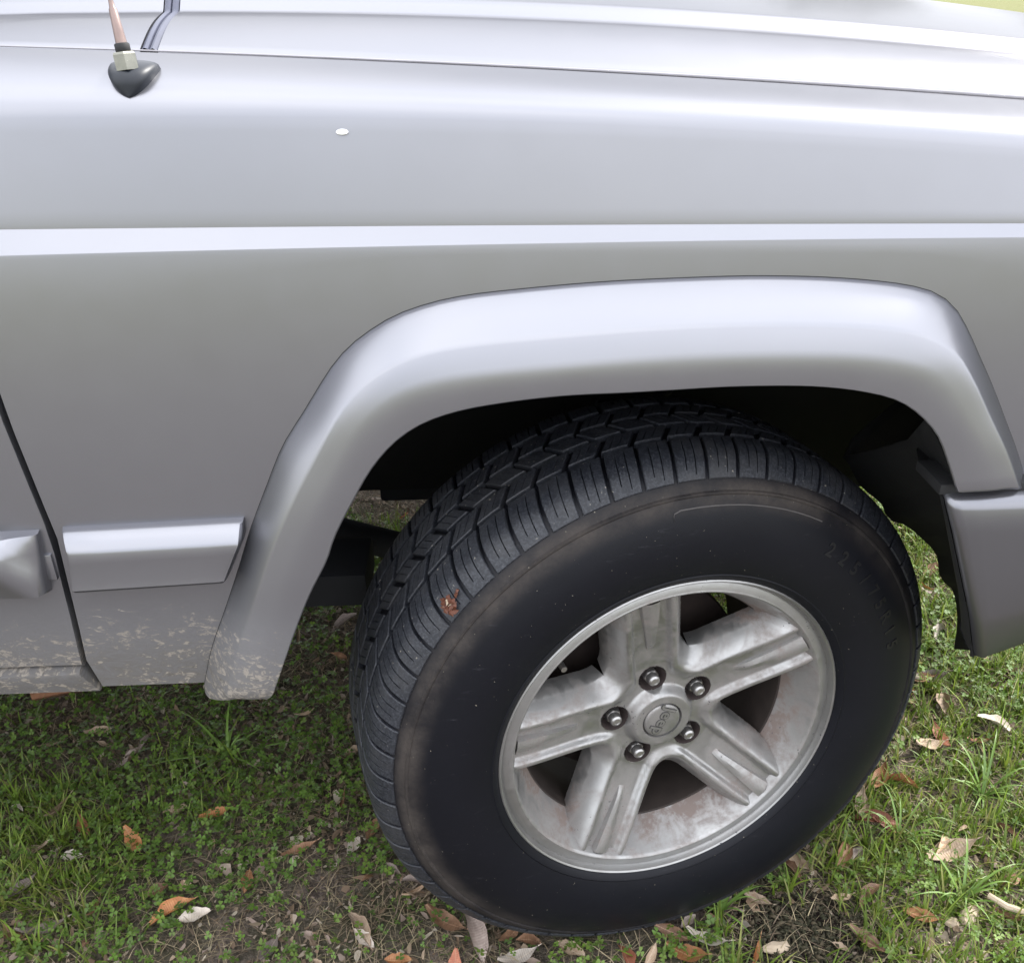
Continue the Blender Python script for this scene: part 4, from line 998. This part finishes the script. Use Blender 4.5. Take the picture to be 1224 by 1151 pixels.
# the leaves that stand out: x, y, colour, shape, heading, scale, how the label tells it apart
KEY = [
    (-0.9451, 0.4119, 'tan', 0, 0.399, 0.8, 'tan leaf half hidden in shade below the sill'),
    (-0.7404, 0.1992, 'orange', 2, -0.910, 0.8, 'broad orange brown leaf standing in the clover at left'),
    (-0.8788, 0.1796, 'tan', 2, -0.299, 1.0, 'broad tan leaf near the left photo edge'),
    (-0.8754, 0.2678, 'tan', 4, 1.097, 0.9, 'curled narrow tan leaf in the clover at left'),
    (-0.6317, 0.2481, 'orange', 0, 0.312, 0.8, 'orange leaf lying flat in the shade below the flare'),
    (-0.6963, 0.2584, 'tan', 3, 0.486, 0.8, 'tan leaf beside the flat orange one below the flare'),
    (-0.5588, 0.1181, 'orange', 5, 1.446, 0.8, 'small bright orange leaf left of the tyre'),
    (-0.6827, 0.1114, 'brown', 5, 0.574, 0.8, 'small brown leaf beside the clover clump'),
    (-0.6439, 0.1137, 'tan', 3, -0.997, 0.7, 'short tan leaf near the white leaf'),
    (-0.6516, 0.0734, 'orange', 6, 0.486, 0.85, 'long orange brown leaf touching the white leaf'),
    (-0.6187, 0.0636, 'pale', 3, 0.225, 1.0, 'whitish crumpled leaf, brightest of the left ground'),
    (-0.8702, 0.1138, 'grey', 0, 1.097, 0.9, 'greyish leaf at the lower left edge'),
    (-0.7571, 0.0787, 'brown', 4, 1.446, 0.7, 'narrow brown leaf upright in the clover lower left'),
    (-0.4898, 0.1642, 'brown', 0, 0.312, 0.9, 'brown leaf with a pale stub in bare soil left of the tyre'),
    (-0.4959, 0.1492, 'pale', 5, 1.272, 0.5, 'tiny whitish leaf fragment left of the tyre'),
    (-0.3916, 0.0270, 'tan', 6, -0.997, 0.8, 'cupped tan leaf below the tyre at lower left'),
    (-0.3847, 0.0124, 'pale', 3, -0.648, 0.8, 'pale leaf beneath the cupped tan leaf'),
    (-0.3363, -0.0237, 'orange', 3, -0.125, 0.8, 'rusty leaf at the bottom photo edge'),
    (-0.3890, 0.2004, 'brown', 3, 1.272, 0.9, 'dark brown leaf against the tyre at its left'),
    (-0.4408, 0.2518, 'brown', 4, 1.534, 0.8, 'narrow brown leaf in the shade behind the tyre edge'),
    (-0.8723, 0.4452, 'tan', 0, 0.225, 0.8, 'tan leaf in deep shade under the sill'),
    (-0.3222, 0.0789, 'tan', 2, 0.225, 0.9, 'tan leaf partly under the tyre at left'),
    (-0.8158, 0.0468, 'grey', 2, 0.399, 0.9, 'grey crumpled leaf at the lower left'),
    (-0.8209, 0.1720, 'pale', 5, 0.050, 0.8, 'pale leaf fragment between clover clumps at left'),
    (-0.5094, 0.0072, 'grey', 0, 1.272, 0.8, 'greyish narrow leaf at the bottom left of the tyre'),
    (-0.8480, 0.0342, 'brown', 2, -0.648, 0.8, 'brown leaf in the lower left corner'),
    (0.3964, 0.2590, 'orange', 2, 0.923, 0.9, 'orange brown leaf on top of the leaf pile by the tyre'),
    (0.4259, 0.2502, 'orange', 1, -0.561, 0.95, 'curved orange leaf right of the leaf pile'),
    (0.3672, 0.2408, 'tan', 4, 0.835, 0.8, 'narrow tan leaf touching the tyre at right'),
    (0.3605, 0.1777, 'reddish', 6, -0.386, 0.9, 'reddish leaf in the leaf pile by the tyre'),
    (0.3734, 0.1655, 'reddish', 0, -0.648, 0.8, 'second reddish leaf under the leaf pile'),
    (0.3490, 0.2085, 'tan', 2, 1.272, 0.8, 'tan leaf leaning in the leaf pile'),
    (0.2220, 0.1063, 'tan', 0, -1.172, 0.8, 'tan leaf below the tyre at lower right'),
    (0.2056, 0.0952, 'brown', 1, -0.997, 0.8, 'brown leaf under the lower edge of the tyre'),
    (0.2901, 0.1194, 'brown', 6, 1.010, 0.8, 'long brown leaf leaning in the grass below the pile'),
    (0.3114, 0.1214, 'grey', 3, 0.748, 0.7, 'grey leaf behind the long brown one'),
    (0.3095, 0.0483, 'brown', 6, 0.661, 0.8, 'pointed brown leaf above the dark soil'),
    (0.2633, 0.0451, 'tan', 0, 0.399, 0.7, 'tan leaf left of the pointed brown leaf'),
    (0.2725, -0.0241, 'brown', 0, -0.735, 0.9, 'brown leaf lying on the dark bare soil'),
    (0.3596, 0.0130, 'orange', 0, -0.299, 0.8, 'orange brown leaf right of the bare soil'),
    (0.0655, -0.0188, 'pale', 2, -0.561, 0.85, 'pinkish beige rounded leaf below the tyre'),
    (0.0377, -0.0373, 'orange', 2, -0.648, 0.9, 'bright orange leaf at the bottom edge below the tyre'),
    (0.0216, -0.0027, 'brown', 0, -0.386, 0.8, 'brown leaf left of the pinkish leaf'),
    (0.0455, 0.0116, 'grey', 3, 0.574, 0.6, 'small grey leaf close below the tyre'),
    (0.4459, 0.1175, 'tan', 2, 0.137, 1.1, 'large flat tan leaf in the right grass'),
    (0.4369, 0.1304, 'tan', 1, 0.923, 0.8, 'curled tan leaf on the large flat one'),
    (0.4740, 0.0033, 'brown', 4, -0.474, 0.8, 'narrow brown leaf in the lower right corner'),
    (0.5055, 0.3352, 'tan', 2, 0.225, 0.9, 'tan leaf in the grass right of the tyre'),
    (0.6375, 0.3751, 'pale', 6, -0.474, 0.9, 'pale pinkish leaf at the right photo edge'),
    (0.5761, 0.4326, 'tan', 6, 1.272, 0.9, 'upright tan leaf below the bumper end'),
    (0.5595, 0.5052, 'brown', 2, -0.299, 0.9, 'reddish brown leaf beside the tyre under the bumper'),
    (0.5419, 0.1487, 'brown', 1, -0.997, 0.7, 'brown cupped leaf at the right photo edge'),
    (0.5060, 0.0624, 'brown', 5, 0.225, 0.8, 'small brown leaf low at the right photo edge'),
    (0.1454, 0.0428, 'tan', 0, -0.561, 0.7, 'tan leaf at the foot of the tyre'),
    (-0.2786, 0.0331, 'brown', 2, -0.474, 0.9, 'brown leaf touching the lower left tyre edge'),
    (-0.2385, 0.0077, 'grey', 6, -1.259, 1.0, 'long grey brown leaf below the tyre'),
    (-0.3189, 0.0830, 'tan', 4, 0.486, 0.7, 'thin curled leaf against the lower left tyre'),
    (-0.1828, -0.0252, 'pale', 2, 0.312, 0.8, 'beige leaf at the bottom edge under the tyre'),
    (-0.1674, -0.0010, 'brown', 5, 0.050, 0.9, 'small brown leaf tucked under the tyre'),
    (-0.1140, -0.0162, 'tan', 3, -0.474, 0.9, 'tan crumpled leaf right below the tyre'),
    (0.7707, 1.0183, 'tan', 2, -0.299, 1.1, 'tan leaf in the gap between tyre and bumper'),
    (0.7481, 1.1970, 'brown', 0, 0.748, 1.0, 'brown leaf at the top of the gap behind the tyre'),
    (0.6563, 0.6220, 'pale', 6, 1.446, 1.0, 'pale leaf beside the bumper end'),
    (0.7333, 0.8588, 'brown', 0, 0.574, 1.0, 'brown leaf midway down the gap'),
    (0.5828, 0.5063, 'grey', 2, -0.125, 0.9, 'grey leaf under the bumper end'),
    (0.7422, 0.5143, 'tan', 0, -0.474, 0.9, 'tan leaf under the bumper at the right edge'),
    (0.1234, -0.0403, 'orange', 4, 1.097, 0.8, 'narrow orange leaf at the bottom edge right of the tyre'),
]
for x, y, c, sh, hd, sc, lb in KEY:
    put_leaf(x, y, sh, c, hd, sc, (rng.normal(0, .28), rng.normal(0, .22)), lb, .010)
DESC = {'brown': 'brown', 'orange': 'orange brown', 'tan': 'tan', 'pale': 'pale beige', 'grey': 'greyish', 'reddish': 'reddish brown'}
SHN = ['pointed', 'cupped', 'broad', 'short', 'tightly curled', 'small flat', 'large']
def place_words(x, y):
    if x < -.50: return 'below the sill at far left'
    if x < -.12: return 'in the clover left of the tyre'
    if x < .22: return 'on the ground close to the tyre'
    if y > .75: return 'in the gap beside the bumper'
    if y > .30: return 'in the grass right of the tyre'
    return 'in the bright grass at lower right'
cnt = 0; used = set(); tries = 0
HEAD = ['right', 'rear right', 'carward', 'rear left', 'left', 'front left', 'forward', 'front right']
while cnt < 225 and tries < 9000:
    tries += 1
    x = rng.uniform(-1.05, 1.05); y = rng.uniform(-.09, 1.35)
    if in_tyre(x, y) or any(math.hypot(x-k[0], y-k[1]) < .025 for k in KEY): continue
    # thicker litter in drifts
    if rng.uniform() > .38+.35*math.sin(x*6+2)*math.cos(y*5): continue
    c = str(rng.choice(['brown', 'tan', 'grey', 'orange', 'pale', 'reddish'], p=[.32, .27, .22, .06, .06, .07])); sh = int(rng.integers(0, 7))
    rz = rng.uniform(0, 6.28); sc = rng.uniform(.38, .80)
    lb = f'{SHN[sh]} {DESC[c]} leaf {place_words(x, y)}, tip {HEAD[int((rz+.39)/.785) % 8]}'
    if lb in used: continue
    used.add(lb)
    put_leaf(x, y, sh, c, rz, sc, (rng.normal(0, .3), rng.normal(0, .3)), lb, rng.uniform(.002, .014))
    cnt += 1

# ------------------------------------------------------------------ weeds with long blades
WBL = simple('weed_blade', (.15, .25, .05), .45, var=.3, scale=30)
def weed(loc, blades, label, w_=.0034):
    wr = random.Random(int(abs(loc[0])*9999))
    blades = list(blades)+[(wr.uniform(0, 360), wr.uniform(.035, .075), wr.uniform(.6, 1.8)) for _ in range(9)]
    t = empty('grass_weed', (loc[0], loc[1], float(gz(*loc)))); tag(t, label, 'weed', 'long bladed weeds in the turf')
    for az, ln, up in blades:
        V = []; n = 8; a = R(az)
        for i in range(n):
            f = i/(n-1); r = ln*f; z = ln*(up*f-up*.75*f*f)*1.3+.002; ww = w_*(1-f**2.2)*.5*(.7+.6*math.sin(math.pi*min(1, f+.2)))
            for s_ in (-1, 0, 1): V.append((r*math.cos(a)-s_*ww*math.sin(a), r*math.sin(a)+s_*ww*math.cos(a), z-(0 if s_ else ww*.35)))
        o = mesh_obj('blade', V, grid_faces(n, 3), WBL, t)
w0 = (-0.6423, 0.3747)
weed(w0, [(5, .17, .25), (35, .10, .6), (95, .12, .9), (140, .13, .7), (165, .09, .5), (200, .16, .35), (235, .12, .5), (320, .11, .4)], 'long bladed grass weed spreading in the shade left of the tyre')
weed((0.0949, 0.0320), [(80, .07, 1.6), (100, .10, 2.2), (20, .07, .8), (160, .06, .8), (300, .06, .5), (45, .06, 1.1)], 'upright grass weed at the foot of the tyre', .0030)
weed((0.5473, 0.2274), [(10, .09, 1.3), (60, .11, 1.5), (110, .10, 1.4), (170, .08, 1.0), (230, .08, .8), (300, .09, .8), (80, .08, 2.0), (140, .08, 1.5)], 'bushy grass weed right of the tyre at the photo edge', .0028)
weed((0.4283, 0.0384), [(15, .10, 1.1), (70, .09, 1.5), (130, .09, 1.4), (190, .10, .8), (250, .08, .7), (330, .10, .6)], 'spiky grass weed in the lower right corner', .0028)
weed((0.3865, 0.1519), [(40, .08, 1.2), (100, .08, 1.6), (150, .07, 1.2), (260, .07, .7), (340, .08, .7)], 'grass weed between the leaf pile and the right edge', .0026)
# wood chips and a twig
CHIP = simple('pale_wood', (.50, .40, .29), .8, var=.3, scale=60, bumpk=.4); TWIG = simple('twig_bark', (.24, .11, .055), .8, var=.35, scale=80, bumpk=.5)
def chunk(name, loc, dims, rz, mat, label, cat, grp=None):
    bm = bmesh.new(); bmesh.ops.create_icosphere(bm, subdivisions=2, radius=1)
    rs = random.Random(int(loc[0]*1e4))
    for v in bm.verts: v.co = Vector([v.co[k]*dims[k]*(1+rs.uniform(-.22, .22)) for k in range(3)])
    me = bpy.data.meshes.new(name); bm.to_mesh(me); bm.free(); me.materials.append(mat)
    o = bpy.data.objects.new(name, me); COL.objects.link(o); o.location = (*loc, float(gz(*loc))+dims[2]*.8); o.rotation_euler = (.15, .1, rz); tag(o, label, cat, grp)
chunk('wood_chip', (0.4269, 0.0153), (.022, .013, .007), .8, CHIP, 'large pale wood chip in the lower right grass', 'wood chip', 'wood chips in the grass')
chunk('wood_chip', (0.3999, 0.0060), (.012, .010, .005), 2.2, CHIP, 'round pale wood chip beside the large one', 'wood chip', 'wood chips in the grass')
chunk('wood_chip', (0.1540, -0.0254), (.024, .008, .005), .25, CHIP, 'long pale wood chip on the bare dark soil', 'wood chip', 'wood chips in the grass')
chunk('wood_chip', (0.4594, 0.0550), (.010, .007, .005), 1.2, CHIP, 'small pale wood chip above the large one', 'wood chip', 'wood chips in the grass')
tw = [(0.4568, 0.0300), (0.4725, 0.0103), (0.4999, -0.0030)]
o = tube('twig', [(a, b, .018) for a, b in tw], [.004, .0045, .004], CHIP, None, 7); tag(o, 'pale bent twig in the lower right corner', 'twig')
tw = [(-1.0171, 0.5287), (-0.9810, 0.5497), (-0.9406, 0.5616), (-0.9087, 0.5645)]
o = tube('bark_strip', [(a, b, .02) for a, b in tw], [.010, .016, .018, .008], TWIG, None, 7); tag(o, 'orange brown strip of bark beneath the door sill', 'bark')
# crushed seed clump stuck to the tread
mt = (-0.2481, 0.2208, -0.0135)
P = WM@Vector(mt)
SEEDB = simple('seed_husk', (.11, .036, .018), .6, var=.5, scale=200)
st = empty('seed_clump', tuple(P)); tag(st, 'crushed rusty brown seed clump stuck on the tyre tread', 'seed')
rs = random.Random(3)
for k in range(24):
    V = []; L_ = rs.uniform(.007, .012); a = rs.uniform(0, 6.28); q = Matrix.Rotation(a, 3, 'Z')@Matrix.Rotation(rs.uniform(-.9, .9), 3, 'Y')
    off = Vector((rs.gauss(0, .005), rs.gauss(0, .005), rs.uniform(0, .004)))
    pts = [(-L_/2, 0, 0), (0, L_*.34, .0008), (L_/2, 0, 0), (0, -L_*.34, .0008), (0, 0, .003)]
    vv = [q@Vector(p)+off for p in pts]
    o = mesh_obj('husk', vv, [(0, 3, 4), (3, 2, 4), (2, 1, 4), (1, 0, 4), (0, 1, 2, 3)], SEEDB if k % 7 else CHIP, st, False)
rdir = (WM.to_3x3()@Vector((mt[0], mt[1], .12))).normalized()
st.rotation_euler = rdir.to_track_quat('Z', 'Y').to_euler()

# ------------------------------------------------------------------ background that the hood mirrors and the far corner shows
BARK = simple('tree_bark', (.16, .12, .09), .9, var=.3, scale=12, bumpk=.6)
FOL = leafmat('tree_leaf', .25)
def tree(x, y, H, spread, label, nl=4200, cols=((.05, .075, .02), (.07, .095, .025), (.04, .06, .018), (.10, .11, .04))):
    t = empty('tree', (x, y, -.05)); tag(t, label, 'tree', 'trees beyond the lawn')
    rs = random.Random(int(x*10+y)); V = []; F = []
    tips = []
    def limb(p, d, ln, r, lev):
        n = 5; pts = [p]; q = p.copy(); dd = d.copy()
        for i in range(4):
            dd = (dd+Vector((rs.gauss(0, .13), rs.gauss(0, .13), rs.gauss(.03, .08)))).normalized(); q = q+dd*ln/4; pts.append(q.copy())
        for i, pp in enumerate(pts):
            tt = (pts[min(i+1, 4)]-pts[max(i-1, 0)]).normalized(); u = tt.orthogonal().normalized(); v_ = tt.cross(u); rr = r*(1-.55*i/4)
            for k in range(6): V.append(pp+(u*math.cos(k*1.0472)+v_*math.sin(k*1.0472))*rr)
        b0 = len(V)-30
        for i in range(4):
            for k in range(6): F.append((b0+i*6+k, b0+i*6+(k+1) % 6, b0+(i+1)*6+(k+1) % 6, b0+(i+1)*6+k))
        if lev == 0 or lev < 3:
            for c in range(5 if lev == 0 else 4):
                f = rs.uniform(.45, 1) if lev else rs.uniform(.35, 1); bp = pts[min(4, int(f*4))]
                az = rs.uniform(0, 6.28); nd = (dd*.55+Vector((math.cos(az), math.sin(az), rs.uniform(-.05, .6)))*spread).normalized()
                limb(bp, nd, ln*rs.uniform(.48, .7), r*.48, lev+1)
        else: tips.append((pts[2], pts[4]))
    limb(Vector((0, 0, 0)), Vector((0, 0, 1)), H*.45, H*.028, 0)
    mesh_obj('trunk', V, F, BARK, t)
    tp = np.array([[*a] for a, b in tips]+[[*b] for a, b in tips])
    c = tp[rng.integers(0, len(tp), nl)]+rng.normal(0, H*.035, (nl, 3)); sz = rng.uniform(.06, .15, nl)*H/9
    A_ = rng.normal(0, 1, (nl, 3)); A_ /= np.linalg.norm(A_, axis=1)[:, None]; B_ = np.cross(A_, rng.normal(0, 1, (nl, 3))); B_ /= np.linalg.norm(B_, axis=1)[:, None]
    q = np.stack([c-A_*sz[:, None], c+B_*sz[:, None]*.45, c+A_*sz[:, None], c-B_*sz[:, None]*.45], 1).reshape(-1, 3)
    cc = np.repeat(np.array(cols)[rng.integers(0, len(cols), nl)]*np.exp(rng.normal(0, .25, nl))[:, None], 4, 0)
    o = big_mesh('crown', q, np.arange(nl*4).reshape(-1, 4), FOL, cc); o.parent = t
tree(9.5, 24, 9.5, 1.0, 'tall loose tree beyond the lawn, mirrored in the hood')
tree(15.5, 27, 8.0, 1.1, 'lower spreading tree right of the mirrored one', 3600)
tree(2.0, 44, 12, .9, 'distant tree straight behind the car', 3600)
tree(28, 40, 11, 1.0, 'distant tree far off to the right', 3600)
